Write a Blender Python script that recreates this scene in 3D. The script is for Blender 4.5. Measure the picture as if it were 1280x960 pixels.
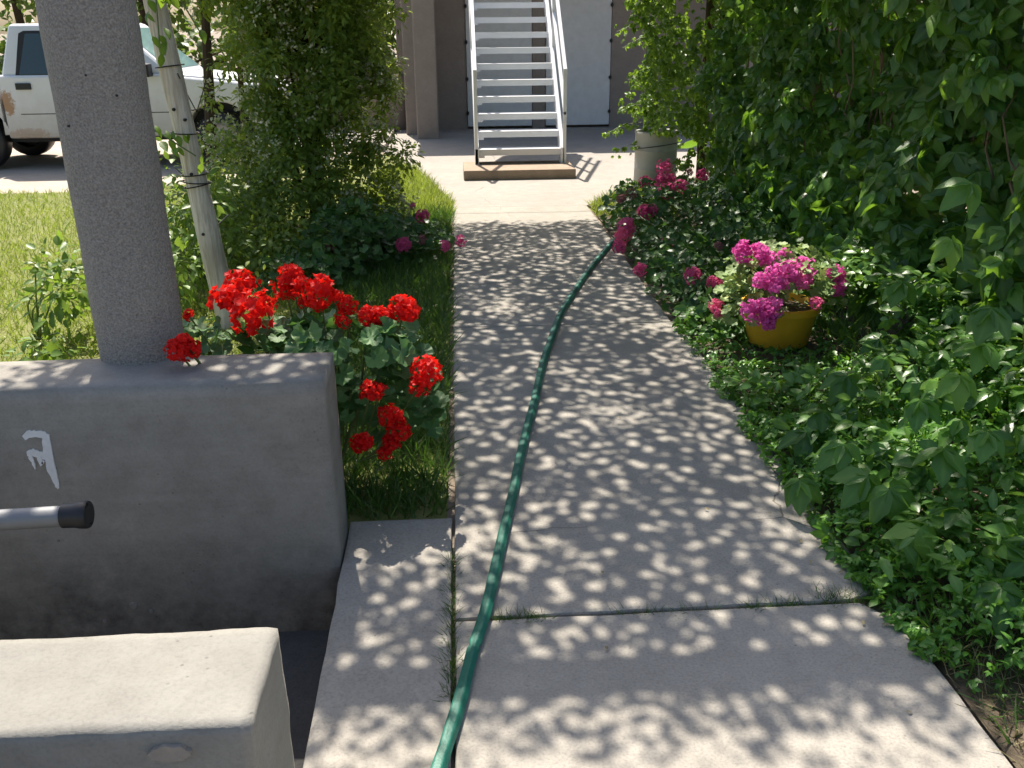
import bpy, bmesh, math, random
import numpy as np
from mathutils import Vector, Matrix, noise

for _o in list(bpy.data.objects):
    bpy.data.objects.remove(_o, do_unlink=True)
SC = bpy.context.scene
COL = SC.collection
random.seed(7)
RNG = np.random.default_rng(11)

# ------------------------------------------------------------------ camera
CAMH = 1.6
AX = np.array([[0.99820998, 0.03017776, 0.05163467],
               [-0.05906261, 0.36165735, 0.93043837],
               [-0.00940449, 0.93182255, -0.36279235]])     # columns: right, up, forward
cam = bpy.data.objects.new('camera', bpy.data.cameras.new('camera'))
COL.objects.link(cam)
cam.data.sensor_width = 36.0
cam.data.lens = 1150 / 1280 * 36.0
cam.data.clip_end = 2000
cam.matrix_world = Matrix(((AX[0, 0], AX[0, 1], -AX[0, 2], 0), (AX[1, 0], AX[1, 1], -AX[1, 2], 0),
                           (AX[2, 0], AX[2, 1], -AX[2, 2], CAMH), (0, 0, 0, 1)))
SC.camera = cam

# ------------------------------------------------------------------ sky, sun, exposure
SUN_EL, SUN_AZ = math.radians(56), math.radians(-11.7)       # azimuth from +Y, negative = left
w = bpy.data.worlds.new('World'); SC.world = w; w.use_nodes = True
nt = w.node_tree; nt.nodes.clear()
sky = nt.nodes.new('ShaderNodeTexSky'); sky.sky_type = 'NISHITA'; sky.sun_disc = False
sky.sun_elevation = SUN_EL; sky.sun_rotation = SUN_AZ % (2 * math.pi)
sky.air_density = 1.0; sky.dust_density = 2.6; sky.ozone_density = 1.0
bgn = nt.nodes.new('ShaderNodeBackground'); bgn.inputs['Strength'].default_value = 0.092
wo = nt.nodes.new('ShaderNodeOutputWorld')
nt.links.new(sky.outputs[0], bgn.inputs[0]); nt.links.new(bgn.outputs[0], wo.inputs[0])
S = Vector((math.sin(SUN_AZ) * math.cos(SUN_EL), math.cos(SUN_AZ) * math.cos(SUN_EL), math.sin(SUN_EL)))
sl = bpy.data.lights.new('sun', 'SUN'); sl.energy = 4.6; sl.angle = math.radians(0.53); sl.color = (1.0, 0.92, 0.81)
sun = bpy.data.objects.new('sun', sl); COL.objects.link(sun)
sun.rotation_euler = (-S).to_track_quat('-Z', 'Y').to_euler(); sun.location = (-3, 20, 30)
SC.view_settings.view_transform = 'Standard'; SC.view_settings.look = 'None'
SC.view_settings.gamma = 1.0; SC.view_settings.use_curve_mapping = False
SC.view_settings.exposure = 1.05
SC.render.engine = 'CYCLES'
SC.cycles.use_denoising = True
SC.cycles.max_bounces = 5; SC.cycles.diffuse_bounces = 3; SC.cycles.glossy_bounces = 2; SC.cycles.transmission_bounces = 3
SC.cycles.caustics_reflective = False; SC.cycles.caustics_refractive = False; SC.cycles.adaptive_threshold = 0.02
SC.cycles.sample_clamp_indirect = 6.0

# ------------------------------------------------------------------ small helpers
def gnd(x, y, z=0.0):
    """photo pixel -> point at height z (used to lay things out in metres)"""
    d = AX @ np.array([x - 640, 480 - y, 1150.0]); t = (z - CAMH) / d[2]
    return Vector((d[0] * t, d[1] * t, z))
def atY(x, y, Y):
    d = AX @ np.array([x - 640, 480 - y, 1150.0]); t = Y / d[1]
    return Vector((d[0] * t, Y, CAMH + d[2] * t))

def link(o, parent=None):
    COL.objects.link(o)
    if parent is not None:
        o.parent = parent; o.matrix_parent_inverse = Matrix.Translation(parent.location).inverted()
    return o
def tag(o, label=None, cat=None, group=None, kind=None):
    if label: o['label'] = label
    if cat: o['category'] = cat
    if group: o['group'] = group
    if kind: o['kind'] = kind
    return o
def thing(name, label, cat, loc=(0, 0, 0), group=None):
    o = bpy.data.objects.new(name, None); o.location = loc; o.empty_display_size = 0.1
    link(o); return tag(o, label, cat, group)

class MB:
    """collects vertices and faces, links them as ONE mesh object"""
    def __init__(s): s.v = []; s.f = []
    def add(s, V, F):
        n = len(s.v); s.v += [tuple(p) for p in V]; s.f += [tuple(i + n for i in q) for q in F]; return s
    def box(s, a, b):
        x0, y0, z0 = a; x1, y1, z1 = b
        V = [(x0,y0,z0),(x1,y0,z0),(x1,y1,z0),(x0,y1,z0),(x0,y0,z1),(x1,y0,z1),(x1,y1,z1),(x0,y1,z1)]
        return s.add(V, [(0,3,2,1),(4,5,6,7),(0,1,5,4),(1,2,6,5),(2,3,7,6),(3,0,4,7)])
    def prism(s, outline, axis, a, b):
        """2-D outline (ccw) extruded along axis from a to b"""
        n = len(outline)
        def P(p, t): return {'x': (t, p[0], p[1]), 'y': (p[0], t, p[1]), 'z': (p[0], p[1], t)}[axis]
        V = [P(p, a) for p in outline] + [P(p, b) for p in outline]
        F = [tuple(range(n)), tuple(range(2 * n - 1, n - 1, -1))] + [(i, (i + 1) % n + 0, (i + 1) % n + n, i + n) for i in range(n)]
        return s.add(V, F)
    def tube(s, pts, rad, sides=6, flat=1.0, up=(0, 0, 1), cap=True):
        pts = [Vector(p) for p in pts]; n = len(pts)
        if not hasattr(rad, '__len__'): rad = [rad] * n
        V = []
        for i, p in enumerate(pts):
            t = (pts[min(i + 1, n - 1)] - pts[max(i - 1, 0)]).normalized()
            u = Vector(up)
            if abs(t.dot(u)) > 0.95: u = Vector((1, 0, 0))
            a = t.cross(u).normalized(); b = a.cross(t).normalized()
            for k in range(sides):
                th = 2 * math.pi * k / sides
                V.append(p + a * math.cos(th) * rad[i] + b * math.sin(th) * rad[i] * flat)
        F = []
        for i in range(n - 1):
            for k in range(sides):
                k2 = (k + 1) % sides
                F.append((i*sides+k, i*sides+k2, (i+1)*sides+k2, (i+1)*sides+k))
        if cap: F += [tuple(range(sides - 1, -1, -1)), tuple((n - 1) * sides + k for k in range(sides))]
        return s.add(V, F)
    def lathe(s, prof, c=(0, 0, 0), axis='z', n=24):
        V = []; m = len(prof)
        for k in range(n):
            th = 2 * math.pi * k / n; cs, sn = math.cos(th), math.sin(th)
            for r, h in prof:
                V.append({'z': (c[0]+r*cs, c[1]+r*sn, c[2]+h), 'y': (c[0]+r*cs, c[1]+h, c[2]+r*sn), 'x': (c[0]+h, c[1]+r*cs, c[2]+r*sn)}[axis])
        F = [(k*m+j, ((k+1) % n)*m+j, ((k+1) % n)*m+j+1, k*m+j+1) for k in range(n) for j in range(m - 1)]
        return s.add(V, F)
    def build(s, name, mat, parent=None, smooth=False, bevel=0, seg=2):
        me = bpy.data.meshes.new(name); me.from_pydata(s.v, [], s.f); me.validate()
        bm = bmesh.new(); bm.from_mesh(me); bmesh.ops.recalc_face_normals(bm, faces=bm.faces)
        if bevel:
            bmesh.ops.bevel(bm, geom=[e for e in bm.edges if len(e.link_faces) == 2 and e.calc_face_angle() > 0.5],
                            offset=bevel, segments=seg, affect='EDGES', profile=0.6, clamp_overlap=True)
        bm.to_mesh(me); bm.free()
        me.materials.append(mat)
        if smooth:
            for p in me.polygons: p.use_smooth = True
            me.set_sharp_from_angle(angle=math.radians(40))
        return link(bpy.data.objects.new(name, me), parent)

def rough_box(name, a, b, mat, parent=None, bevel=0.03, cell=0.06, amp=0.008, freq=3.0, seed=0):
    """hand-plastered block: rounded arrises and slightly wavy faces"""
    bm = bmesh.new()
    bmesh.ops.create_cube(bm, size=1.0)
    sz = Vector(b) - Vector(a); c = (Vector(a) + Vector(b)) / 2
    for v in bm.verts: v.co = Vector((v.co.x * sz.x, v.co.y * sz.y, v.co.z * sz.z)) + c
    for ax in range(3):                                           # loop cuts
        n = max(1, int(sz[ax] / cell))
        for i in range(1, n):
            co = Vector((0, 0, 0)); co[ax] = a[ax] + sz[ax] * i / n
            no = Vector((0, 0, 0)); no[ax] = 1
            bmesh.ops.bisect_plane(bm, geom=bm.verts[:] + bm.edges[:] + bm.faces[:], plane_co=co, plane_no=no)
    half = sz / 2
    for v in bm.verts:                                            # pull the corners round
        d = v.co - c; q = Vector((0, 0, 0)); core = [max(0, half[i] - bevel) for i in range(3)]
        for i in range(3): q[i] = max(-core[i], min(core[i], d[i]))
        e = d - q
        if e.length > 1e-6 and sum(abs(x) > 1e-6 for x in e) > 1: v.co = c + q + e.normalized() * bevel
    bm.normal_update()
    for v in bm.verts:
        p = v.co * freq + Vector((seed, seed * 2, 0))
        v.co += v.normal * (noise.noise(p) * amp + noise.noise(p * 4.3) * amp * 0.35)
    me = bpy.data.meshes.new(name); bm.to_mesh(me); bm.free()
    for p in me.polygons: p.use_smooth = True
    me.materials.append(mat)
    return link(bpy.data.objects.new(name, me), parent)

# ------------------------------------------------------------------ materials
class NT:
    def __init__(s, name):
        s.m = bpy.data.materials.new(name); s.m.use_nodes = True; s.t = s.m.node_tree; s.t.nodes.clear()
        s.out = s.n('ShaderNodeOutputMaterial')
    def n(s, typ, **kw):
        x = s.t.nodes.new(typ)
        for k, v in kw.items():
            if k.startswith('i_'):
                key = k[2:].replace('_', ' '); x.inputs[key].default_value = v
            else: setattr(x, k, v)
        return x
    def l(s, a, b): s.t.links.new(a, b)
    def noise(s, vec, scale, detail=4, rough=0.55, dist=0.0):
        x = s.n('ShaderNodeTexNoise'); x.inputs['Scale'].default_value = scale; x.inputs['Detail'].default_value = detail
        x.inputs['Roughness'].default_value = rough; x.inputs['Distortion'].default_value = dist
        s.l(vec, x.inputs['Vector']); return x.outputs['Fac']
    def ramp(s, fac, stops):
        x = s.n('ShaderNodeValToRGB'); e = x.color_ramp.elements
        while len(e) < len(stops): e.new(0.5)
        for i, (p, c) in enumerate(stops): e[i].position = p; e[i].color = (c[0], c[1], c[2], 1) if hasattr(c, '__len__') else (c, c, c, 1)
        s.l(fac, x.inputs[0]); return x.outputs[0]
    def mix(s, fac, a, b, mode='MIX'):
        x = s.n('ShaderNodeMix', data_type='RGBA', blend_type=mode)
        for sock, val in ((x.inputs[0], fac), (x.inputs[6], a), (x.inputs[7], b)):
            if hasattr(val, 'is_output'): s.l(val, sock)
            elif hasattr(val, '__len__'): sock.default_value = (val[0], val[1], val[2], 1)
            else: sock.default_value = val
        return x.outputs[2]
    def math(s, op, a, b=0.0, clamp=False):
        x = s.n('ShaderNodeMath', operation=op, use_clamp=clamp)
        for sock, val in ((x.inputs[0], a), (x.inputs[1], b)):
            if hasattr(val, 'is_output'): s.l(val, sock)
            else: sock.default_value = val
        return x.outputs[0]
    def obj(s): return s.n('ShaderNodeTexCoord').outputs['Object']
    def bump(s, h, strength, dist=0.01):
        x = s.n('ShaderNodeBump'); x.inputs['Strength'].default_value = strength; x.inputs['Distance'].default_value = dist
        s.l(h, x.inputs['Height']); return x.outputs[0]
    def bsdf(s, col, rough=0.8, normal=None, metal=0.0, spec=0.5):
        x = s.n('ShaderNodeBsdfPrincipled'); x.inputs['Metallic'].default_value = metal
        x.inputs['Specular IOR Level'].default_value = spec
        for sock, val in ((x.inputs['Base Color'], col), (x.inputs['Roughness'], rough)):
            if hasattr(val, 'is_output'): s.l(val, sock)
            elif hasattr(val, '__len__'): sock.default_value = (val[0], val[1], val[2], 1)
            else: sock.default_value = val
        if normal is not None: s.l(normal, x.inputs['Normal'])
        return x.outputs[0]
    def done(s, sh): s.l(sh, s.out.inputs['Surface']); return s.m

def m_plain(name, col, rough=0.6, metal=0.0, var=0.12, scale=12.0, bump=0.0, bscale=60.0, spec=0.5):
    t = NT(name); v = t.obj(); n = t.noise(v, scale, 5)
    c = t.mix(n, [x * (1 - var) for x in col], [min(1, x * (1 + var)) for x in col])
    nm = t.bump(t.noise(v, bscale, 3), bump, 0.004) if bump else None
    return t.done(t.bsdf(c, rough, nm, metal, spec))

def m_concrete(name, c1, c2, stain, speck=0.5, crack=True, bump=0.35, stain_lo=0.55, damp=None, trowel=False):
    t = NT(name); v = t.obj()
    big = t.noise(v, 1.6, 6, 0.6, 0.3); mid = t.noise(v, 9, 6, 0.65); fine = t.noise(v, 130, 3, 0.6)
    c = t.mix(t.ramp(big, [(0.3, 0), (0.7, 1)]), c1, c2)
    c = t.mix(t.math('MULTIPLY', t.ramp(mid, [(0.35, 0), (0.75, 1)]), 0.5), c, stain)
    c = t.mix(t.math('MULTIPLY', t.ramp(t.noise(v, 3.1, 8, 0.7), [(stain_lo, 0), (stain_lo + 0.16, 1)]), 0.45), c, stain)
    f = t.ramp(fine, [(0.25, 1 - speck * 0.5), (0.5, 1.0), (0.75, 1 + speck * 0.25)])
    c = t.mix(1.0, c, f, 'MULTIPLY')
    vp = t.n('ShaderNodeTexVoronoi'); vp.inputs['Scale'].default_value = 34; t.l(v, vp.inputs['Vector'])
    pit = t.math('MULTIPLY', t.ramp(vp.outputs['Distance'], [(0.06, 1), (0.14, 0)]), t.ramp(t.noise(v, 6, 3), [(0.5, 0), (0.62, 1)]))
    c = t.mix(t.math('MULTIPLY', pit, 0.5), c, [x * .45 for x in stain])
    h = t.math('SUBTRACT', t.math('ADD', t.math('MULTIPLY', fine, 0.6), t.math('MULTIPLY', mid, 0.8)), t.math('MULTIPLY', pit, 0.8))
    mp = t.n('ShaderNodeMapping'); mp.inputs['Scale'].default_value = (2.2, 2.2, 26); mp.inputs['Rotation'].default_value = (0.0, 0.06, 0.0); t.l(v, mp.inputs[0])
    tw_ = t.noise(mp.outputs[0], 1.0, 6, 0.7)
    if trowel:
        c = t.mix(1.0, c, t.ramp(tw_, [(0.3, 0.93), (0.5, 1.0), (0.7, 1.06)]), 'MULTIPLY'); h = t.math('ADD', h, t.math('MULTIPLY', tw_, 0.6))
    if crack:
        vo = t.n('ShaderNodeTexVoronoi', feature='DISTANCE_TO_EDGE'); vo.inputs['Scale'].default_value = 0.62
        dv = t.n('ShaderNodeVectorMath', operation='ADD'); nv = t.n('ShaderNodeTexNoise'); nv.inputs['Scale'].default_value = 5; nv.inputs['Detail'].default_value = 6
        t.l(v, nv.inputs['Vector'])
        sc_ = t.n('ShaderNodeVectorMath', operation='SCALE'); sc_.inputs[3].default_value = 0.16
        t.l(nv.outputs['Color'], sc_.inputs[0]); t.l(v, dv.inputs[0]); t.l(sc_.outputs[0], dv.inputs[1]); t.l(dv.outputs[0], vo.inputs['Vector'])
        br = t.ramp(t.noise(v, 1.1, 2), [(0.5, 0), (0.6, 1)])
        k = t.math('MULTIPLY', t.ramp(vo.outputs['Distance'], [(0.0, 1), (0.0035, 0)]), br)
        c = t.mix(t.math('MULTIPLY', k, 0.75), c, (0.05, 0.045, 0.04)); h = t.math('SUBTRACT', h, t.math('MULTIPLY', k, 1.2))
    if damp:                                                       # rising-damp tide mark in a ragged shape, base shade painted in
        z0, z1, dc = damp
        sx = t.n('ShaderNodeSeparateXYZ'); t.l(v, sx.inputs[0])
        zz = t.math('ADD', sx.outputs[2], t.math('MULTIPLY', t.math('SUBTRACT', t.noise(v, 2.6, 7, 0.65), 0.5), 0.42))
        mr = t.n('ShaderNodeMapRange'); mr.inputs[1].default_value = z0; mr.inputs[2].default_value = z1
        mr.inputs[3].default_value = 0.9; mr.inputs[4].default_value = 0.0; t.l(zz, mr.inputs[0])
        blot = t.ramp(t.noise(v, 13, 6, 0.7), [(0.3, 1), (0.68, 0.35)])
        c = t.mix(t.math('MULTIPLY', mr.outputs[0], blot), c, dc)
    return t.done(t.bsdf(c, 0.88, t.bump(h, bump, 0.006), 0, 0.3))

def m_leaf(name, dark, light, trans, tfac=0.35, rough=0.42, midc=None, spec=0.5):
    """leaf: gloss on top, light let through; per-leaf tint from the mesh attribute or the object's random number"""
    t = NT(name)
    at = t.n('ShaderNodeAttribute', attribute_name='leaf')
    sp = t.n('ShaderNodeSeparateXYZ'); t.l(at.outputs['Vector'], sp.inputs[0])
    rnd = t.n('ShaderNodeObjectInfo').outputs['Random']
    k = t.math('FRACT', t.math('ADD', sp.outputs[0], rnd))
    c = t.mix(k, dark, light)
    c = t.mix(t.math('MULTIPLY', t.math('GREATER_THAN', k, 0.93), 0.35), c, [light[0] * 1.9, light[1] * 1.45, light[2] * 0.8])
    mc = midc or [min(1, light[0] * 1.6), min(1, light[1] * 1.4), min(1, light[2] * 1.6)]
    c = t.mix(t.math('MULTIPLY', t.math('POWER', sp.outputs[1], 4.0), 0.45), c, mc)
    v = t.obj(); nm = t.bump(t.noise(v, 90, 3), 0.25, 0.004)
    b = t.bsdf(c, rough, nm, 0, spec)
    tr = t.n('ShaderNodeBsdfTranslucent'); t.l(t.mix(k, [x * 0.8 for x in trans], trans), tr.inputs['Color'])
    mx = t.n('ShaderNodeMixShader'); mx.inputs[0].default_value = tfac
    t.l(b, mx.inputs[1]); t.l(tr.outputs[0], mx.inputs[2])
    return t.done(mx.outputs[0])

M = {}
M['path'] = m_concrete('path_concrete', (0.335, 0.312, 0.27), (0.395, 0.367, 0.32), (0.245, 0.226, 0.194))
M['patio'] = m_concrete('patio_concrete', (0.325, 0.30, 0.265), (0.375, 0.345, 0.305), (0.255, 0.23, 0.20))
M['wall'] = m_concrete('plastered_wall', (0.27, 0.255, 0.225), (0.34, 0.32, 0.285), (0.19, 0.172, 0.148), crack=False, bump=0.25, speck=0.25, stain_lo=0.5, trowel=True, damp=(-0.20, 0.16, (0.04, 0.038, 0.035)))
M['wall_near'] = m_concrete('plastered_wall_pale', (0.24, 0.232, 0.205), (0.29, 0.28, 0.25), (0.18, 0.168, 0.146), crack=False, bump=0.3, speck=0.25, stain_lo=0.6, trowel=True)
M['sunk'] = m_concrete('shaded_floor', (0.07, 0.068, 0.066), (0.10, 0.097, 0.092), (0.04, 0.038, 0.036), crack=False)  # floor colour darkened to carry the shadow between the walls
M['bldg'] = m_concrete('brown_stucco', (0.28, 0.235, 0.20), (0.325, 0.275, 0.235), (0.22, 0.18, 0.152), crack=False, speck=0.35)
M['bldg_pale'] = m_concrete('tan_stucco', (0.33, 0.25, 0.20), (0.38, 0.29, 0.235), (0.27, 0.205, 0.165), crack=False, speck=0.3)
M['footing'] = m_concrete('footing', (0.33, 0.25, 0.18), (0.38, 0.29, 0.21), (0.22, 0.165, 0.12), crack=False)
def m_stucco():
    t = NT('pillar_stucco'); v = t.obj()
    fine = t.noise(v, 170, 2, 0.5); vo = t.n('ShaderNodeTexVoronoi'); vo.inputs['Scale'].default_value = 130; t.l(v, vo.inputs['Vector'])
    big = t.noise(v, 2.2, 5)
    c = t.mix(big, (0.265, 0.248, 0.222), (0.325, 0.305, 0.275))
    c = t.mix(1.0, c, t.ramp(fine, [(0.3, 0.72), (0.5, 1.0), (0.72, 1.32)]), 'MULTIPLY')
    return t.done(t.bsdf(c, 0.9, t.bump(t.math('ADD', fine, t.math('MULTIPLY', vo.outputs['Distance'], 0.9)), 0.8, 0.006), 0, 0.25))
M['stucco'] = m_stucco()
M['dirt'] = m_concrete('dirt', (0.23, 0.185, 0.14), (0.30, 0.25, 0.195), (0.16, 0.125, 0.09), crack=False, bump=0.8)
M['drive'] = m_concrete('driveway_dust', (0.40, 0.345, 0.285), (0.48, 0.42, 0.35), (0.32, 0.27, 0.22), crack=False, bump=0.6)
M['turf'] = m_concrete('turf_soil', (0.13, 0.16, 0.035), (0.18, 0.20, 0.055), (0.22, 0.19, 0.09), crack=False, bump=0.8)
M['soil'] = m_concrete('bed_soil', (0.09, 0.07, 0.045), (0.14, 0.11, 0.075), (0.06, 0.045, 0.03), crack=False, bump=0.9)
M['white_steel'] = m_plain('white_steel', (0.74, 0.75, 0.77), 0.38, 0.0, 0.06, 8, 0.1)
M['door_paint'] = m_concrete('door_paint', (0.66, 0.665, 0.66), (0.72, 0.72, 0.71), (0.53, 0.53, 0.52), crack=False, speck=0.1, bump=0.1, stain_lo=0.62)
M['iron'] = m_plain('dark_iron', (0.03, 0.028, 0.027), 0.6, 0.4)
M['galv'] = m_plain('galvanised_pipe', (0.22, 0.225, 0.23), 0.52, 0.35, 0.12, 20)
M['rubber'] = m_plain('black_rubber', (0.012, 0.012, 0.014), 0.45, 0, 0.2, 30)
M['white_mark'] = m_plain('white_brush_paint', (0.72, 0.72, 0.71), 0.7, 0, 0.15, 60, 0.4)
M['filler'] = m_plain('filler', (0.30, 0.265, 0.225), 0.9, 0, 0.25, 40, 0.5)
M['paint_spot'] = m_plain('pale_spot', (0.20, 0.19, 0.175), 0.8, 0, 0.25, 60)
M['hose'] = None
def m_hose():
    t = NT('green_hose'); v = t.obj()
    n = t.noise(v, 22, 4); g = t.noise(v, 160, 2)
    c = t.mix(n, (0.004, 0.105, 0.07), (0.012, 0.165, 0.112))
    c = t.mix(t.math('MULTIPLY', t.ramp(t.noise(v, 4.5, 6, 0.7), [(0.5, 0), (0.72, 1)]), 0.3), c, (0.10, 0.16, 0.13))
    return t.done(t.bsdf(c, 0.5, t.bump(g, 0.45, 0.003), 0, 0.5))
M['hose'] = m_hose()
def m_wood():
    t = NT('whitewashed_wood'); v = t.obj()
    mp = t.n('ShaderNodeMapping'); mp.inputs['Scale'].default_value = (60, 60, 4); t.l(v, mp.inputs[0])
    g = t.noise(mp.outputs[0], 1.0, 6, 0.65)
    c = t.mix(t.ramp(g, [(0.35, 0), (0.62, 1)]), (0.46, 0.385, 0.30), (0.76, 0.68, 0.58))
    c = t.mix(t.math('MULTIPLY', t.ramp(t.noise(v, 3.5, 5), [(0.52, 0), (0.68, 1)]), 0.35), c, (0.36, 0.30, 0.23))
    return t.done(t.bsdf(c, 0.85, t.bump(g, 0.6, 0.006), 0, 0.2))
M['postwood'] = m_wood()
M['bark'] = m_plain('bark', (0.075, 0.052, 0.036), 0.95, 0, 0.45, 25, 0.9, 50, 0.2)
M['stem'] = m_plain('green_stem', (0.12, 0.17, 0.05), 0.6, 0, 0.3, 30)
M['drystem'] = m_plain('dry_stem', (0.22, 0.15, 0.09), 0.85, 0, 0.4, 30)
M['barrel'] = m_plain('dull_grey_drum', (0.40, 0.39, 0.36), 0.6, 0.1, 0.22, 5, 0.2)
M['yellow'] = m_plain('yellow_glaze', (0.78, 0.43, 0.03), 0.4, 0, 0.2, 9, 0.2)
# foliage
M['creeper'] = m_leaf('creeper_leaf', (0.03, 0.10, 0.018), (0.125, 0.27, 0.048), (0.28, 0.52, 0.04), 0.36, 0.30)
M['creeper_far'] = m_leaf('creeper_leaf_small', (0.05, 0.12, 0.014), (0.11, 0.22, 0.026), (0.32, 0.50, 0.04), 0.42, 0.4)
M['canopy'] = m_leaf('canopy_leaf', (0.03, 0.08, 0.014), (0.07, 0.15, 0.025), (0.10, 0.20, 0.03), 0.22, 0.45)
M['shrub'] = m_leaf('shrub_leaf', (0.075, 0.15, 0.025), (0.20, 0.30, 0.06), (0.48, 0.60, 0.08), 0.48, 0.42)
M['bloom_pale'] = m_leaf('pale_bloom', (0.48, 0.50, 0.27), (0.70, 0.69, 0.48), (0.5, 0.5, 0.28), 0.3, 0.7)
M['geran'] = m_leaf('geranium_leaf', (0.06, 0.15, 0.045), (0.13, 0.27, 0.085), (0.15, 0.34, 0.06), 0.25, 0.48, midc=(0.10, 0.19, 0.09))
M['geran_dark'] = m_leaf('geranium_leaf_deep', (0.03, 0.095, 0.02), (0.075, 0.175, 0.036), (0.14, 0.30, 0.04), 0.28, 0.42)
M['geran_pale'] = m_leaf('geranium_leaf_cream_edged', (0.20, 0.32, 0.09), (0.38, 0.50, 0.20), (0.36, 0.48, 0.12), 0.3, 0.55, midc=(0.07, 0.16, 0.035))  # pale variegated leaves, lightened further for the sun patch on them
M['clover'] = m_leaf('clover_leaf', (0.05, 0.16, 0.02), (0.12, 0.29, 0.042), (0.22, 0.46, 0.035), 0.35, 0.38)
M['weed'] = m_leaf('weed_leaf', (0.07, 0.15, 0.02), (0.15, 0.26, 0.04), (0.30, 0.45, 0.05), 0.38, 0.45)
M['weed_fresh'] = m_leaf('weed_leaf_fresh', (0.06, 0.16, 0.03), (0.14, 0.29, 0.06), (0.24, 0.45, 0.05), 0.35, 0.36)  # own fresh green of the broad leaves on the bank
M['grass_sun'] = m_leaf('sunlit_blade', (0.15, 0.22, 0.02), (0.30, 0.34, 0.06), (0.36, 0.46, 0.06), 0.4, 0.5)  # grass lightened and yellowed, sunlight put into the colour
M['grass_deep'] = m_leaf('shaded_blade', (0.03, 0.085, 0.014), (0.085, 0.165, 0.03), (0.14, 0.28, 0.03), 0.3, 0.45)  # darker copy of the grass, shade put into the colour
M['grass_dry'] = m_leaf('dry_blade', (0.20, 0.17, 0.08), (0.36, 0.31, 0.16), (0.2, 0.18, 0.08), 0.2, 0.7)
M['tree_leaf'] = m_leaf('tree_leaf', (0.045, 0.10, 0.016), (0.12, 0.20, 0.03), (0.24, 0.36, 0.05), 0.35, 0.45)
M['red'] = m_leaf('red_petal', (0.70, 0.006, 0.006), (0.92, 0.022, 0.015), (0.95, 0.025, 0.015), 0.45, 0.5, midc=(0.6, 0.002, 0.004), spec=0.3)
M['pink'] = m_leaf('pink_petal', (0.70, 0.08, 0.25), (0.88, 0.22, 0.44), (0.9, 0.18, 0.4), 0.45, 0.5, midc=(0.5, 0.02, 0.15), spec=0.3)
M['magenta'] = m_leaf('magenta_petal', (0.82, 0.09, 0.46), (0.92, 0.26, 0.64), (0.95, 0.2, 0.62), 0.5, 0.5, midc=(0.65, 0.03, 0.30), spec=0.3)
M['faded'] = m_leaf('faded_petal', (0.30, 0.13, 0.12), (0.45, 0.20, 0.18), (0.3, 0.12, 0.1), 0.2, 0.7)

# ------------------------------------------------------------------ leaf shapes (base at origin, tip +Y, face +Z)
def ovate(L=1.0, W=0.5, fold=0.12, curl=0.15, seg=4, power=0.85, jag=0.0, seed=0):
    r = random.Random(seed)
    V = [(0, 0, 0)]; mid = [1.0]; F = []; rows = []
    for i in range(1, seg):
        t = i / seg; wd = W * 0.5 * math.sin(math.pi * t ** power)
        z = -curl * t * t
        j = 1 + jag * (1 if i % 2 else -1)
        b = len(V)
        V += [(-wd * j, t * L, z + fold * wd), (0, t * L, z), (wd * j, t * L, z + fold * wd)]; mid += [0, 1, 0]; rows.append(b)
    V.append((0, L, -curl)); mid.append(0.5); tip = len(V) - 1
    a = rows[0]; F += [(0, a + 1, a), (0, a + 2, a + 1)]
    for p, q in zip(rows, rows[1:]):
        F += [(p, p + 1, q + 1), (p, q + 1, q), (p + 1, p + 2, q + 2), (p + 1, q + 2, q + 1)]
    z = rows[-1]; F += [(z, z + 1, tip), (z + 1, z + 2, tip)]
    return np.array(V, float), np.array(F, int), np.array(mid)
def merge(parts):
    Vs, Fs, Ms, n = [], [], [], 0
    for V, F, m in parts: Vs.append(V); Fs.append(F + n); Ms.append(m); n += len(V)
    return np.concatenate(Vs), np.concatenate(Fs), np.concatenate(Ms)
def rot(V, ax, ang):
    return V @ np.array(Matrix.Rotation(ang, 3, ax)).T
def palmate(seg=4, seed=0, n=5, jag=0.0, droop=0.35):
    r = random.Random(seed); P = []
    angs = {5: [-108, -52, 0, 52, 108], 3: [-70, 0, 70]}[n]
    for i, a in enumerate(angs):
        ln = 1.0 if a == 0 else (0.9 if abs(a) < 80 else 0.66)
        V, F, m = ovate(ln * r.uniform(0.92, 1.08), ln * r.uniform(0.52, 0.64), r.uniform(0.1, 0.4), r.uniform(0.08, 0.3), seg, 0.8, jag)
        V = rot(V, 'X', -droop * r.uniform(0.5, 1.5)); V = rot(V, 'Y', r.uniform(-0.2, 0.2)); V = rot(V, 'Z', math.radians(-a + r.uniform(-7, 7)))
        P.append((V, F, m))
    return merge(P)
def rounded_leaf(seed=0, n=16):
    r = random.Random(seed); V = [(0, 0.15, -0.05)]; mid = [1.0]; F = []
    for ring, rad in ((0, 0.5), (1, 1.0)):
        for k in range(n):
            th = math.radians(-155 + 310 * k / (n - 1)) + math.pi / 2
            rr = rad * (1 + (0.05 * math.cos(k * math.pi) + 0.05 * math.cos(k * 6.283 / (n - 1) * 5) + r.uniform(-0.03, 0.03) if ring else 0))
            z = (0.09 if ring else 0.04) * math.cos(k * 6.283 / (n - 1) * 6 + seed) + (0.14 if ring else 0.0) + r.uniform(-0.02, 0.02)
            V.append((rr * math.cos(th), 0.35 + rr * math.sin(th), z)); mid.append(0.15 if ring == 0 else 0.75 if k % 2 else 0.0)
    for k in range(n - 1):
        F += [(0, 1 + k, 2 + k), (1 + k, 1 + n + k, 2 + n + k), (1 + k, 2 + n + k, 2 + k)]
    return np.array(V, float) * 0.62, np.array(F, int), np.array(mid)
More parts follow.
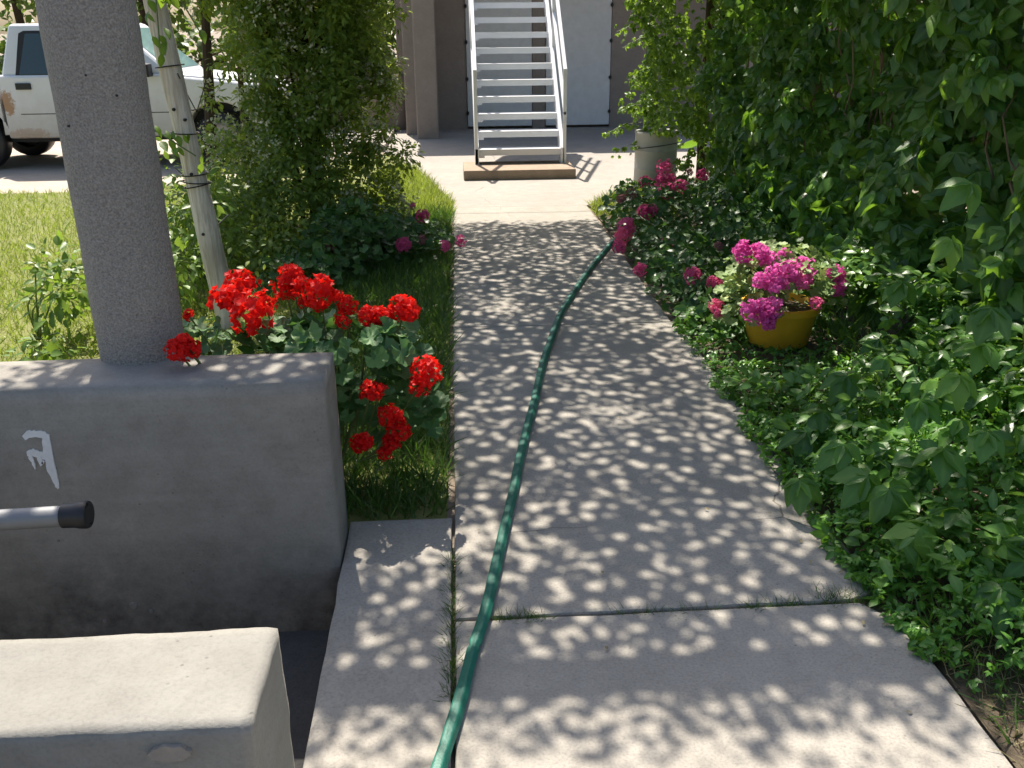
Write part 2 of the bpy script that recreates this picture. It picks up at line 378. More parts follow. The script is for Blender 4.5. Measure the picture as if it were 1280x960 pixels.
def blade(seed=0):
    r = random.Random(seed); b = r.uniform(0.15, 0.6)
    V = [(-.5, 0, 0), (.5, 0, 0), (-.36, .55, -b * .25), (.36, .55, -b * .25), (0, 1, -b)]
    V = [(x * 0.055, y, z) for x, y, z in V]
    return np.array(V, float), np.array([(0, 1, 3), (0, 3, 2), (2, 3, 4)]), np.array([0, 0, 0, 0, 0.])
def petal_head(seed=0, n=44, spread=1.0, up=0.35):
    """umbel of five-petalled florets, radius 1"""
    r = random.Random(seed); P = []
    for i in range(n):
        z = 1 - (1 + up) * (i + 0.5) / n; ph = i * 2.39996 + r.uniform(-.2, .2); rr = math.sqrt(max(0, 1 - z * z))
        d = Vector((rr * math.cos(ph), rr * math.sin(ph), z)).normalized()
        q = d.to_track_quat('Z', 'Y'); c = d * (r.uniform(0.68, 0.98) if i % 4 else r.uniform(.3, .55)) * spread
        for k in range(5):
            a = k * 1.2566 + r.uniform(-.2, .2) + i
            V, F, m = ovate(0.36, 0.36, 0.2, -0.03, 2, 0.6)
            V = rot(rot(V, 'X', r.uniform(0.05, 0.75)), 'Z', a)
            V = V @ np.array(q.to_matrix()).T + np.array(c)
            P.append((V, F, m))
    return merge(P)

def frames(D, Nn):
    D = D / np.linalg.norm(D, axis=1, keepdims=True)
    Nn = Nn - D * np.sum(D * Nn, 1, keepdims=True)
    Nn = Nn / np.maximum(1e-6, np.linalg.norm(Nn, axis=1, keepdims=True))
    X = np.cross(D, Nn)
    return np.stack([X, D, Nn], axis=2)                           # columns
def np_mesh(name, V, F, leaf=None, mat=None, smooth=True):
    me = bpy.data.meshes.new(name)
    me.vertices.add(len(V)); me.vertices.foreach_set('co', V.astype(np.float32).ravel())
    me.loops.add(F.size); me.loops.foreach_set('vertex_index', F.astype(np.int32).ravel())
    me.polygons.add(len(F)); me.polygons.foreach_set('loop_start', np.arange(0, F.size, 3, dtype=np.int32))
    me.polygons.foreach_set('loop_total', np.full(len(F), 3, np.int32))
    me.polygons.foreach_set('use_smooth', np.full(len(F), smooth))
    if leaf is not None:
        a = me.attributes.new('leaf', 'FLOAT_VECTOR', 'POINT'); a.data.foreach_set('vector', leaf.astype(np.float32).ravel())
    me.update(); me.validate()
    if mat: me.materials.append(mat)
    return me
def scatter(name, temps, P, D, Nn, Sz, mat, parent=None, tint=None, kind='stuff'):
    """many leaves as one mesh"""
    N = len(P); which = RNG.integers(0, len(temps), N); R = frames(D, Nn)
    tint = RNG.random(N) if tint is None else tint
    Vs, Fs, Ls, off = [], [], [], 0
    for k, (V, F, m) in enumerate(temps):
        ix = np.where(which == k)[0]
        if not len(ix): continue
        W = np.einsum('nij,vj->nvi', R[ix], V) * Sz[ix, None, None] + P[ix, None, :]
        Vs.append(W.reshape(-1, 3)); n = len(V)
        Fs.append((F[None] + (np.arange(len(ix)) * n)[:, None, None] + off).reshape(-1, 3)); off += len(ix) * n
        L = np.zeros((len(ix), n, 3)); L[:, :, 0] = tint[ix, None]; L[:, :, 1] = m[None]; Ls.append(L.reshape(-1, 3))
    me = np_mesh(name, np.concatenate(Vs), np.concatenate(Fs), np.concatenate(Ls), mat)
    o = link(bpy.data.objects.new(name, me), parent)
    if kind: o['kind'] = kind
    return o
_tm = {}
def temp_mesh(key, temp, mat):
    if key not in _tm:
        V, F, m = temp; L = np.zeros((len(V), 3)); L[:, 1] = m
        _tm[key] = np_mesh(key, V, F, L, mat)
    return _tm[key]
def place(name, me, p, d, n, s, parent):
    R = frames(np.array([d], float), np.array([n], float))[0]
    o = bpy.data.objects.new(name, me)
    o.matrix_world = Matrix.Translation(p) @ Matrix([[*r] for r in R]).to_4x4() @ Matrix.Scale(s, 4)
    link(o)
    if parent is not None:
        o.parent = parent; o.matrix_parent_inverse = Matrix.Translation(parent.location).inverted()
    return o
def rdir(n): 
    v = RNG.normal(size=(n, 3)); return v / np.linalg.norm(v, axis=1, keepdims=True)
def fbm(x, y, z=0.0): return noise.noise(Vector((x, y, z))) + 0.5 * noise.noise(Vector((2.1 * x, 2.1 * y, z + 5)))

T_CREEP = [palmate(4, i, 5, 0.06, 0.45) for i in range(5)]
T_CREEP_HI = [palmate(6, 20 + i, 5, 0.08, 0.45) for i in range(6)]
T_CREEP_LO = [palmate(3, 40 + i, 5, 0, 0.4) for i in range(4)]
T_OV = [ovate(1, 0.62, 0.2, 0.2, 3), ovate(1, 0.55, 0.3, 0.05, 3), ovate(1, 0.7, 0.1, 0.3, 3)]
T_OV4 = [ovate(1, 0.5, 0.25, 0.25, 4), ovate(1, 0.42, 0.15, 0.4, 4), ovate(1, 0.56, 0.35, 0.1, 4)]
T_TRI = [palmate(3, 60 + i, 3, 0, 0.2) for i in range(4)]
T_RND = [rounded_leaf(i, 23) for i in range(5)]
T_RND_LO = [rounded_leaf(10 + i, 11) for i in range(3)]
T_BL = [blade(i) for i in range(6)]

def grass(name, label, pts, hgt, mat, width=1.0, lean=0.35, cat='grass'):
    n = len(pts); D = np.stack([RNG.normal(0, lean, n), RNG.normal(0, lean, n), np.ones(n)], 1)
    Nn = rdir(n); Nn[:, 2] *= 0.2
    temps = [(V * np.array([width, 1, 1]), F, m) for V, F, m in T_BL]
    o = scatter(name, temps, pts, D, Nn, hgt, mat)
    return tag(o, label, cat, kind='stuff')

# ================================================================== THE SETTING
def sheet(name, quads, z, mat, parent=None):
    b = MB()
    for q in quads: b.add([(x, y, z) for x, y in q], [tuple(range(len(q)))])
    return b.build(name, mat, parent)
def rect(x0, x1, y0, y1): return [(x0, y0), (x1, y0), (x1, y1), (x0, y1)]
g = sheet('ground', [rect(-400, 400, 2.7, 600), rect(-0.2, 400, -60, 2.7), rect(-400, -8, -60, 2.7)], -0.03, M['dirt'])
tag(g, 'bare earth under and around the garden', kind='structure')
s = sheet('sunken_floor', [rect(-8, -0.2, -60, 2.7)], -0.25, M['sunk']); tag(s, 'sunken floor between the two low walls, darkened for shadow', kind='structure')
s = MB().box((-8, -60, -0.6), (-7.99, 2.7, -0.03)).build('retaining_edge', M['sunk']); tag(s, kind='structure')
# driveway of pale dust under the truck
dr = sheet('driveway', [[(-30, 10.3), (-5.2, 10.15), (-3.6, 10.2), (-2.6, 10.9), (-1.9, 12.2), (-1.3, 13.2), (-1.3, 20), (-30, 20)]], -0.022, M['drive']); tag(dr, kind='structure')
lw = sheet('lawn', [rect(-14, -0.075, 2.8, 9.05), [(-14, 9.05), (-0.075, 9.05), (-0.9, 13.0), (-1.9, 12.15), (-2.6, 10.9), (-3.6, 10.2), (-5.2, 10.15), (-14, 10.25)]], -0.014, M['turf']); tag(lw, kind='structure')
bd = sheet('flower_bed', [rect(1.25, 3.6, 0.3, 8.75), [(1.22, 8.75), (3.6, 8.75), (3.6, 10.4), (1.9, 10.2), (1.75, 9.75)]], -0.014, M['soil']); tag(bd, kind='structure')

def slab(name, outline, z0, z1, mat, parent, ch=0.009, step=0.10, jit=0.003, seed=0):
    """poured slab with a worn, slightly ragged arris"""
    r = random.Random(seed); pts = []
    for a, b in zip(outline, outline[1:] + outline[:1]):
        a, b = Vector(a), Vector(b); n = max(1, int((b - a).length / step))
        for i in range(n):
            p = a.lerp(b, i / n)
            if i: p = p + Vector((r.uniform(-jit, jit), r.uniform(-jit, jit)))
            pts.append(p)
    c = sum(pts, Vector((0, 0))) / len(pts); n = len(pts)
    def inset(k):
        out = []
        for i, p in enumerate(pts):
            t = (pts[(i + 1) % n] - pts[i - 1]).normalized(); out.append(p + Vector((-t.y, t.x)) * k)
        return out
    rings = [[(p.x, p.y, z0) for p in pts], [(p.x, p.y, z1 - ch) for p in pts],
             [(p.x, p.y, z1 - ch * .3) for p in inset(ch * .3)], [(p.x, p.y, z1) for p in inset(ch * r.uniform(1.0, 1.5))]]
    V = [v for ring in rings for v in ring]; F = []
    for k in range(3):
        for i in range(n): F.append((k*n+i, k*n+(i+1) % n, (k+1)*n+(i+1) % n, (k+1)*n+i))
    F.append(tuple(range(3*n, 4*n)))
    return MB().add(V, F).build(name, mat, parent)
path = bpy.data.objects.new('path', None); link(path); tag(path, 'concrete garden path of poured slabs dappled with leaf shade', kind='structure')
slab('slab', [(-0.05, 0.2), (1.235, 0.2), (1.235, 2.13), (1.15, 2.243), (-0.047, 2.236)], -0.12, 0.0, M['path'], path, seed=1)
slab('slab', [(-0.047, 2.25), (1.13, 2.262), (1.235, 2.30), (1.235, 3.7), (1.24, 5.02), (-0.052, 5.02)], -0.12, -0.001, M['path'], path, seed=2)
slab('slab', [(-0.052, 5.032), (1.205, 5.032), (1.22, 8.75), (-0.052, 8.77)], -0.12, -0.002, M['path'], path, seed=3, ch=0.008)
slab('slab', [(-0.402, 1.49), (-0.335, 1.485), (-0.33, 0.2), (-0.060, 0.2), (-0.057, 2.845), (-0.412, 2.845), (-0.41, 2.57)], -0.5, -0.004, M['path'], path, seed=4, jit=.003, ch=.008)
slab('slab', [(-0.052, 8.783), (1.22, 8.765), (1.8, 9.7), (2.0, 10.2), (3.9, 10.5), (5.2, 12.0), (5.2, 16.4), (-1.0, 16.4), (-1.0, 13.2), (-0.9, 13.0), (-0.3, 10.4), (-0.06, 9.1)], -0.12, -0.006, M['patio'], path, seed=5)
slab('slab', [(-2.4, 13.3), (-1.012, 13.3), (-1.012, 16.4), (-2.4, 16.4)], -0.12, 0.06, M['patio'], path, seed=6)

# ================================================================== WALLS, PILLAR, PIPE
wf = thing('low_wall', 'grey plastered low wall with white painted mark, in front of the round pillar', 'wall', (-2.2, 2.7, -0.25))
def P_(o, parent):
    o.parent = parent; o.matrix_parent_inverse = Matrix.Translation(parent.location).inverted(); return o
P_(rough_box('wall_body', (-4.2, 2.565, -0.3), (-0.415, 2.828, 0.63), M['wall'], None, 0.009, 0.05, 0.0025, 3.0, 3), wf)
# painted strokes on the front face
mk = MB(); SK = [0]
def stroke(pts, wds):
    P2, W2 = [], []
    for i in range(len(pts) - 1):
        for k in range(4):
            t = k / 4; P2.append((pts[i][0] * (1 - t) + pts[i+1][0] * t, pts[i][1] * (1 - t) + pts[i+1][1] * t)); W2.append(wds[i] * (1 - t) + wds[i+1] * t)
    pts, wds = P2 + [pts[-1]], W2 + [wds[-1]]
    V = []; F = []; SK[0] += 1; yo = 2.5605 - .0004 * SK[0]
    for i, ((x, y), wd) in enumerate(zip(pts, wds)):
        p = atY(x, y, 2.556)
        q0 = Vector(pts[max(i - 1, 0)]); q1 = Vector(pts[min(i + 1, len(pts) - 1)]); t = (q1 - q0).normalized(); nx, ny = -t.y, t.x
        a = atY(x + nx * wd + random.uniform(-1, 1), y + ny * wd, 2.556); b = atY(x - nx * wd, y - ny * wd + random.uniform(-1, 1), 2.556)
        V += [(a.x, yo, a.z), (b.x, yo, b.z), (a.x, 2.575, a.z), (b.x, 2.575, b.z)]
    for i in range(len(pts) - 1):
        k = 4 * i; F += [(k, k+4, k+5, k+1), (k, k+2, k+6, k+4), (k+1, k+5, k+7, k+3)]
    F += [(0, 1, 3, 2), (4*len(pts)-4, 4*len(pts)-2, 4*len(pts)-1, 4*len(pts)-3)]
    mk.add(V, F)
stroke([(29, 549), (34, 544), (44, 543), (54, 545), (58, 548)], [3, 4.5, 4, 4, 4])
stroke([(56, 545), (58, 560), (61, 578), (65, 592), (70, 606), (72, 612)], [4.5, 5.5, 5.5, 5, 3, 1])
stroke([(33, 568), (40, 566), (48, 569), (57, 572)], [3, 4, 4.5, 4])
stroke([(36, 568), (40, 578), (43, 587)], [2.5, 2, 1])
stroke([(48, 572), (52, 582), (54, 577)], [2.5, 2, 1.5])
P_(mk.build('painted_mark', M['white_mark']), wf)
for x, y, a in ((167, 757, 6), (189, 764, 3), (131, 776, 3), (73, 676, 2), (350, 733, 2)):
    p = atY(x, y, 2.565); r_ = a * 2.7 / 1150
    P_(MB().lathe([(0.0001, -0.001), (r_ * .8, -0.0008), (r_, 0.003), (r_, .012)], (p.x, 2.5625, p.z), 'y', 9).build('paint_spot', M['paint_spot']), wf)

wn = thing('low_wall', 'pale sunlit low wall end in the near left corner', 'wall', (-2.0, 1.35, -0.25))
P_(rough_box('wall_body', (-3.4, 1.21, -0.3), (-0.362, 1.474, 0.55), M['wall_near'], None, 0.008, 0.022, 0.006, 6.0, 9), wn)
p = atY(212, 942, 1.205); b = MB(); n_ = 26
V = [(p.x + .033 * math.cos(k * 2 * math.pi / n_) * (1 + .10 * math.sin(k * 2.1)), 1.2025, p.z + .016 * math.sin(k * 2 * math.pi / n_) * (1 + .12 * math.cos(k * 1.7))) for k in range(n_)]
V += [(x, 1.225, z) for x, _, z in V]
P_(b.add(V, [tuple(range(n_))] + [(k, (k+1) % n_, (k+1) % n_ + n_, k + n_) for k in range(n_)]).build('filler_patch', M['filler']), wn)

pl = thing('pillar', 'round grey stucco pillar rising at the back of the low wall', 'pillar', (-1.03, 2.87, -0.02))
b = MB(); prof = [(0.131, -0.02)] + [(0.131 + 0.0015 * math.sin(i * 1.7), 0.0 + i * 0.1) for i in range(0, 24)] + [(0.0001, 2.3)]
b.lathe(prof, (-1.03, 2.87, 0.0), 'z', 48)
P_(b.build('shaft', M['stucco'], None, True), pl)
for x, y in ((108, 94), (82, 158), (150, 120)):
    q = atY(x, y, 2.745); d = Vector((q.x + 1.03, q.y - 2.87, 0)).normalized()
    c = Vector((-1.03, 2.87, q.z)) + d * 0.132
    P_(MB().tube([c - d * .004, c + d * 0.003], [0.004, 0.003], 7).build('nail_head', M['iron']), pl)

pp = thing('metal_pipe', 'grey metal pipe rail with black rubber end cap before the painted wall', 'pipe', (-1.6, 2.0, -0.25))
a0, a1, a2 = atY(0, 650, 2.0), atY(78, 645, 2.0), atY(113, 643, 2.0)
dd = (a2 - a0).normalized()
P_(MB().tube([a0 - dd * 0.55, a2 - dd * 0.01], 0.0255, 20).build('pipe', M['galv'], None, True), pp)
e0 = a1
b = MB(); sg = [(0.000, .0262), (0.002, .0295), (0.03, .030), (0.042, .033), (0.058, .034), (0.063, .032), (0.0635, .022), (0.05, .020), (0.05, .0001)]
b.tube([e0 + dd * t for t, _ in sg], [r_ for _, r_ in sg], 20); P_(b.build('end_cap', M['rubber'], None, True), pp)
P_(MB().tube([(a0 - dd * .5).to_tuple()[:2] + (-0.25,), (a0 - dd * .5).to_tuple()[:2] + (0.56,)], 0.028, 16).build('upright', M['galv'], None, True), pp)

# ================================================================== GARDEN HOSE
hp = [(540, 985, 0), (548, 960, 0), (566, 905, 0), (580, 855, 0), (592, 810, 0), (605, 770, 0), (617, 720, 0), (628, 670, 0), (640, 620, 0), (650, 570, 0), (660, 530, 0), (668, 500, 0), (678, 455, 0),
      (690, 420, 0), (700, 393, 0), (715, 368, 0), (732, 343, 0), (750, 320, 0), (770, 298, 0), (790, 282, 0)]
ctl = [gnd(x, y, 0.016) for x, y, _ in hp] + [Vector((1.75, 8.0, 0.03)), Vector((1.95, 8.5, 0.05))]
ctl = [ctl[0] + Vector((-0.12, -0.5, 0)), ctl[0] + Vector((-0.05, -0.22, 0))] + ctl
def catmull(P, n=10):
    out = []
    for i in range(len(P) - 1):
        p0, p1, p2, p3 = P[max(i-1, 0)], P[i], P[i+1], P[min(i+2, len(P)-1)]
        for k in range(n):
            t = k / n
            out.append(0.5 * ((2*p1) + (p2-p0)*t + (2*p0-5*p1+4*p2-p3)*t*t + (3*p1-p0-3*p2+p3)*t**3))
    return out + [P[-1]]
hpts = catmull(ctl, 14)
b = MB(); L = 0; V = []; ns = 22
for i, p in enumerate(hpts):
    if i: L += (p - hpts[i-1]).length
    t = (hpts[min(i+1, len(hpts)-1)] - hpts[max(i-1, 0)]).normalized(); sd = t.cross(Vector((0, 0, 1))).normalized()
    tw = 0.35 * fbm(L * 2.3, 1.0); pin = 1 + 0.12 * fbm(L * 6.0, 3.0) - (0.22 if abs(L - 1.02) < 0.015 else 0)
    for k in range(ns):
        th = 2 * math.pi * k / ns; rr = 1.0 + 0.09 * math.cos(5 * th + .6)
        u, v_ = math.cos(th) * 0.0175 * rr * pin, math.sin(th) * 0.0125 * rr
        u, v_ = u * math.cos(tw) - v_ * math.sin(tw), u * math.sin(tw) + v_ * math.cos(tw)
        V.append(p + sd * u + Vector((0, 0, v_ + abs(math.sin(tw)) * 0.008)))
F = [(i*ns+k, i*ns+(k+1) % ns, (i+1)*ns+(k+1) % ns, (i+1)*ns+k) for i in range(len(hpts)-1) for k in range(ns)]
hs = b.add(V, F).build('garden_hose', M['hose'], None, True); tag(hs, 'green flattened garden hose snaking along the concrete path', 'hose')

# ================================================================== BUILDING AND STAIRS
bl = thing('building', 'brown stucco building with columns and tall white doors behind the stairs', 'building', (1.0, 16.2, 0))
def bp(name, a, c, mat, bev=0.012): return P_(MB().box(a, c).build(name, mat, None, False, bev), bl)
bp('wall', (-0.62, 15.95, -0.05), (0.19, 16.25, 2.95), M['bldg'])
bp('wall', (2.57, 15.95, -0.05), (7.5, 16.25, 2.95), M['bldg'])
bp('wall', (0.19, 16.05, 2.42), (2.57, 16.25, 2.95), M['bldg'])
bp('back_wall', (0.19, 16.15, -0.05), (2.57, 16.25, 2.42), M['bldg'])
bp('door_mullion', (1.27, 15.96, -0.02), (1.495, 16.1, 2.42), M['bldg'])
for x0, x1 in ((0.195, 1.262), (1.50, 2.562)):
    d = P_(MB().box((x0, 15.93, 0.035), (x1, 15.985, 2.40)).build('door', M['door_paint'], None, False, 0.006), bl)
    outer = x0 if x0 < 1 else x1
    for z in (0.25, 0.79, 1.36, 1.9):
        h = MB().box((outer - 0.022, 15.908, z - 0.02), (outer + 0.022, 15.928, z + 0.02)).tube([(outer, 15.915, z - .035), (outer, 15.915, z + .035)], .010, 8).build('hinge', M['iron']); h.parent = d
bp('column', (-0.605, 14.55, -0.02), (-0.275, 14.86, 2.95), M['bldg'], 0.02)
bp('column', (-0.80, 15.2, -0.02), (-0.56, 15.9, 2.95), M['bldg'], 0.02)
bp('column', (4.2, 14.55, -0.02), (4.53, 14.86, 2.95), M['bldg'], 0.02)
bp('upper_floor', (-0.95, 14.62, 2.95), (0.1, 17.6, 3.15), M['bldg_pale'])
bp('upper_floor', (1.4, 14.62, 2.95), (7.5, 17.6, 3.15), M['bldg_pale'])
bp('upper_floor', (0.1, 14.72, 2.952), (1.4, 17.6, 3.148), M['bldg_pale'])
bp('upper_wall', (-0.95, 17.6, 2.95), (7.5, 17.9, 5.6), M['bldg'])
bp('side_wall', (7.2, 16.25, -0.05), (7.5, 24, 2.95), M['bldg']); bp('side_wall', (-0.95, 16.25, -0.05), (-0.65, 24, 2.95), M['bldg'])
bp('roof', (-1.2, 17.3, 5.6), (7.7, 24.2, 5.8), M['bldg_pale'])
gw = rough_box('garden_wall', (-4.2, 15.95, -0.05), (-0.83, 16.2, 0.88), M['bldg_pale'], None, 0.02, 0.15, 0.006); tag(gw, 'low tan garden wall left of the brown columns', 'wall')

ft = slab('stair_footing', [(0.065, 10.42), (1.32, 10.42), (1.32, 11.15), (0.065, 11.15)], -0.05, 0.10, M['footing'], None, 0.01, 0.1, 0.004, 8); tag(ft, 'low tan concrete block under the foot of the stairs', 'footing')
st = thing('staircase', 'white painted steel open tread staircase with handrails', 'staircase', (0.7, 10.95, 0.1))
XL, XR, Y0, Z0, RUN, RISE, NT_ = 0.205, 1.245, 10.93, 0.225, 0.222, 0.18, 16
tr0 = None
for i in range(NT_):
    y, z = Y0 + RUN * i, Z0 + RISE * i
    if tr0 is None:
        b = MB(); b.box((XL + .045, 0, 0.034), (XR - .045, .24, 0.04)); b.box((XL + .045, 0, -0.03), (XR - .045, .006, 0.0338)); b.box((XL + .045, .234, -0.02), (XR - .045, .24, 0.0338))
        tr0 = b.build('tread', M['white_steel']); o = tr0
        bk0 = MB().box((XL + .0455, -0.006, -.055), (XL + .11, -.001, 0.02)).build('bracket', M['white_steel']); bk = bk0
    else:
        o = tr0.copy(); COL.objects.link(o); bk = bk0.copy(); COL.objects.link(bk)
    o.location = (0, y, z); P_(o, st)
    bk.location = (0, y, z); P_(bk, st)
def slope(y): return Z0 + (y - Y0) * RISE / RUN
for x0 in (XL, XR - 0.045):
    y1 = Y0 + RUN * NT_ - 0.15
    prof = [(Y0 - 0.03, 0.095), (Y0 + 0.10, 0.095), (y1, slope(y1) - 0.13), (y1, slope(y1) + 0.075), (Y0 - 0.03, slope(Y0 - .03) + 0.075)]
    P_(MB().prism([(y, z) for y, z in prof], 'x', x0, x0 + 0.044).build('stringer', M['white_steel'], None, False, 0.004), st)
for side, x0 in ((0, XL - .002), (1, XR - .02)):
    def rail(name, za, r_=0.02):
        y1 = Y0 + RUN * NT_
        b = MB(); k = RISE / RUN
        prof = [(Y0 - .03, za - r_), (y1, za - r_ + (y1 - Y0 + .03) * k), (y1, za + r_ + (y1 - Y0 + .03) * k), (Y0 - .03, za + r_)]
        return P_(MB().prism(prof, 'x', x0 - .001, x0 + .041).build(name, M['white_steel'], None, False, 0.004), st)
    rail('handrail', 1.11, 0.03)
    if side: rail('midrail', 0.66, 0.018)
    for j, y in enumerate((Y0 - .03, Y0 + 1.3, Y0 + 2.6)):
        zb = 0.098 if j == 0 else slope(y) - 0.05
        P_(MB().box((x0, y, zb), (x0 + .038, y + .04, 1.09 + (y - Y0 + .03) * RISE / RUN)).build('rail_post', M['white_steel'], None, False, 0.004), st)

# ================================================================== TRUCK
def m_truck():
    t = NT('truck_paint'); v = t.obj()
    sx = t.n('ShaderNodeSeparateXYZ'); t.l(v, sx.inputs[0])
    n = t.noise(v, 7, 6, 0.65); c = t.mix(t.noise(v, 3, 4), (0.66, 0.68, 0.70), (0.74, 0.75, 0.76))
    mr = t.n('ShaderNodeMapRange'); mr.inputs[1].default_value = 0.95; mr.inputs[2].default_value = 0.35; mr.inputs[3].default_value = 0; mr.inputs[4].default_value = 1
    t.l(t.math('ADD', sx.outputs[2], t.math('MULTIPLY', t.math('SUBTRACT', n, 0.5), 0.5)), mr.inputs[0])
    c = t.mix(t.math('MULTIPLY', mr.outputs[0], 0.65), c, (0.42, 0.36, 0.28))
    def near(cx, cz, rx, rz):
        a = t.math('DIVIDE', t.math('SUBTRACT', sx.outputs[0], cx), rx); b_ = t.math('DIVIDE', t.math('SUBTRACT', sx.outputs[2], cz), rz)
        d = t.math('ADD', t.math('MULTIPLY', a, a), t.math('MULTIPLY', b_, b_))
        return t.ramp(t.math('ADD', d, t.math('MULTIPLY', t.math('SUBTRACT', t.noise(v, 16, 8, 0.75), 0.5), 4.5)), [(0.55, 1), (1.0, 0)])
    rust = t.math('ADD', near(-5.44, 0.78, 0.085, 0.16), t.math('MULTIPLY', near(-5.25, 0.42, 0.25, 0.07), 0.5), True)
    c = t.mix(t.math('MULTIPLY', rust, 0.85), c, (0.34, 0.16, 0.05))
    return t.done(t.bsdf(c, 0.32, None, 0, 0.5))
M['truck'] = m_truck()
M['glass'] = m_plain('dark_glass', (0.03, 0.055, 0.06), 0.06, 0, 0.1, 2, 0, 60, 0.8)
M['wglass'] = m_plain('pale_windscreen', (0.16, 0.27, 0.29), 0.08, 0, 0.25, 2, 0, 60, 0.9)
M['seat'] = m_plain('dark_plastic', (0.02, 0.021, 0.023), 0.7)
M['rim'] = m_plain('steel_rim', (0.32, 0.32, 0.33), 0.45, 0.6)
tk = thing('pickup_truck', 'old white pickup truck with rust behind the cab, parked beyond the lawn', 'truck', (-4.4, 12.85, -0.022))
TY0, TY1, FX, RX, WR = 12.0, 13.65, -2.93, -5.90, 0.335
def arch(cx, r_, z0, n=12): return [(cx + r_ * math.cos(math.pi * (1 - i / n)), max(z0, 0.33 + r_ * math.sin(math.pi * (1 - i / n)))) for i in range(n + 1)]
cabp = [(-5.50, 0.36), *[(x, z) for x, z in arch(FX, 0.43, 0.36)][0:], (-2.28, 0.40), (-2.22, 0.60), (-2.26, 0.88), (-2.42, 0.965), (-3.35, 1.06), (-3.5, 1.10), (-5.50, 1.10)]
P_(MB().prism(cabp, 'y', TY0, TY1).build('cab_body', M['truck'], None, False, 0.04, 3), tk)
bedp = [(-7.35, 0.42), *arch(RX, 0.43, 0.42), (-5.53, 0.42), (-5.53, 1.04), (-7.35, 1.04)]
P_(MB().prism(bedp, 'y', TY0 + .01, TY1 - .01).build('bed', M['truck'], None, False, 0.03, 2), tk)
b = MB(); zt, zb = 1.68, 1.08; iy = 0.17
lo = [(-5.48, TY0 + .03), (-3.42, TY0 + .03), (-3.42, TY1 - .03), (-5.48, TY1 - .03)]; hi = [(-5.34, TY0 + iy), (-4.12, TY0 + iy), (-4.12, TY1 - iy), (-5.34, TY1 - iy)]
b.add([(x, y, zb) for x, y in lo] + [(x, y, zt) for x, y in hi], [(0,3,2,1), (4,5,6,7), (0,1,5,4), (1,2,6,5), (2,3,7,6), (3,0,4,7)])
P_(b.build('roof', M['truck'], None, False, 0.06, 3), tk)
def on_side(x, z, off, near=True):
    t = (z - zb) / (zt - zb); y = (TY0 + .03) + (iy - .03) * t - off
    return (x, y if near else TY0 + TY1 - y, z)
def pane(name, poly, mat, off=0.006, th=0.02, near=True):
    b = MB(); n = len(poly)
    V = [on_side(x, z, off, near) for x, z in poly] + [on_side(x, z, off - th, near) for x, z in poly]
    F = [tuple(range(n)), tuple(range(2*n-1, n-1, -1))] + [(i, (i+1) % n, (i+1) % n + n, i+n) for i in range(n)]
    return P_(b.add(V, F).build(name, mat, None, False, 0.004), tk)
for near in (True, False):
    pane('window_frame', [(-5.30, 1.085), (-3.68, 1.085), (-4.14, 1.60), (-5.16, 1.60), (-5.22, 1.57)], M['seat'], 0.004, 0.02, near)
    pane('window', [(-5.25, 1.105), (-4.88, 1.105), (-4.88, 1.57), (-5.14, 1.57)], M['glass'], 0.009, 0.02, near)
    pane('window', [(-4.85, 1.105), (-3.78, 1.105), (-4.18, 1.57), (-4.85, 1.57)], M['glass'], 0.009, 0.02, near)
# windscreen lying on the sloped front of the cab
def on_front(u, t, off):
    x = -3.42 + (-4.12 + 3.42) * t; ya = TY0 + .03 + (iy - .03) * t; yb = TY1 - .03 - (iy - .03) * t
    nx, nz = (zt - zb), 0.70; l_ = math.hypot(nx, nz)
    return (x + off * nx / l_, ya + (yb - ya) * u, zb + (zt - zb) * t + off * nz / l_)
q = [(.06, .10), (.94, .10), (.93, .9), (.07, .9)]
V = [on_front(u, t, .007) for u, t in q] + [on_front(u, t, -.01) for u, t in q]
P_(MB().add(V, [(0,1,2,3), (7,6,5,4), (0,4,5,1), (1,5,6,2), (2,6,7,3), (3,7,4,0)]).build('windscreen', M['wglass'], None, False, .004), tk)
# door skin, standing a little proud so its seam reads
doorp = [(-5.335, 0.41), (-3.52, 0.41), (-3.46, 0.62), (-3.46, 1.07), (-5.335, 1.07)]
d = P_(MB().prism(doorp, 'y', TY0 - 0.007, TY0 + 0.02).build('door', M['truck'], None, False, 0.006), tk)
P_(MB().prism([(-5.30, 0.645), (-3.48, 0.645), (-3.48, 0.655), (-5.30, 0.655)], 'y', TY0 - .009, TY0).build('trim_line', M['seat']), tk)
P_(MB().box((-5.30, TY0 - .03, 0.935), (-5.12, TY0 - .004, 1.01)).build('door_handle', M['rubber'], None, False, .008), tk)
P_(MB().box((-3.74, TY0 - .22, 1.07), (-3.64, TY0 - .05, 1.22)).box((-3.70, TY0 - .06, 1.08), (-3.66, TY0 + .05, 1.11)).build('mirror', M['rubber'], None, False, .015), tk)
P_(MB().prism([(-3.38, 1.055), (-2.40, 0.965), (-2.36, 0.985), (-3.36, 1.085)], 'y', TY0 + .10, TY1 - .10).build('hood', M['truck'], None, False, .012), tk)
P_(MB().box((-2.24, TY0 + .02, 0.42), (-2.08, TY1 - .02, 0.56)).build('bumper', M['rim'], None, False, .02), tk)
for y in (TY0 + .08, TY1 - .38): P_(MB().box((-2.235, y, 0.66), (-2.20, y + .3, 0.82)).build('headlight', M['wglass'], None, False, .01), tk)
P_(MB().box((-7.2, TY0 + .2, 0.30), (-2.4, TY1 - .2, 0.5)).build('chassis', M['seat']), tk)
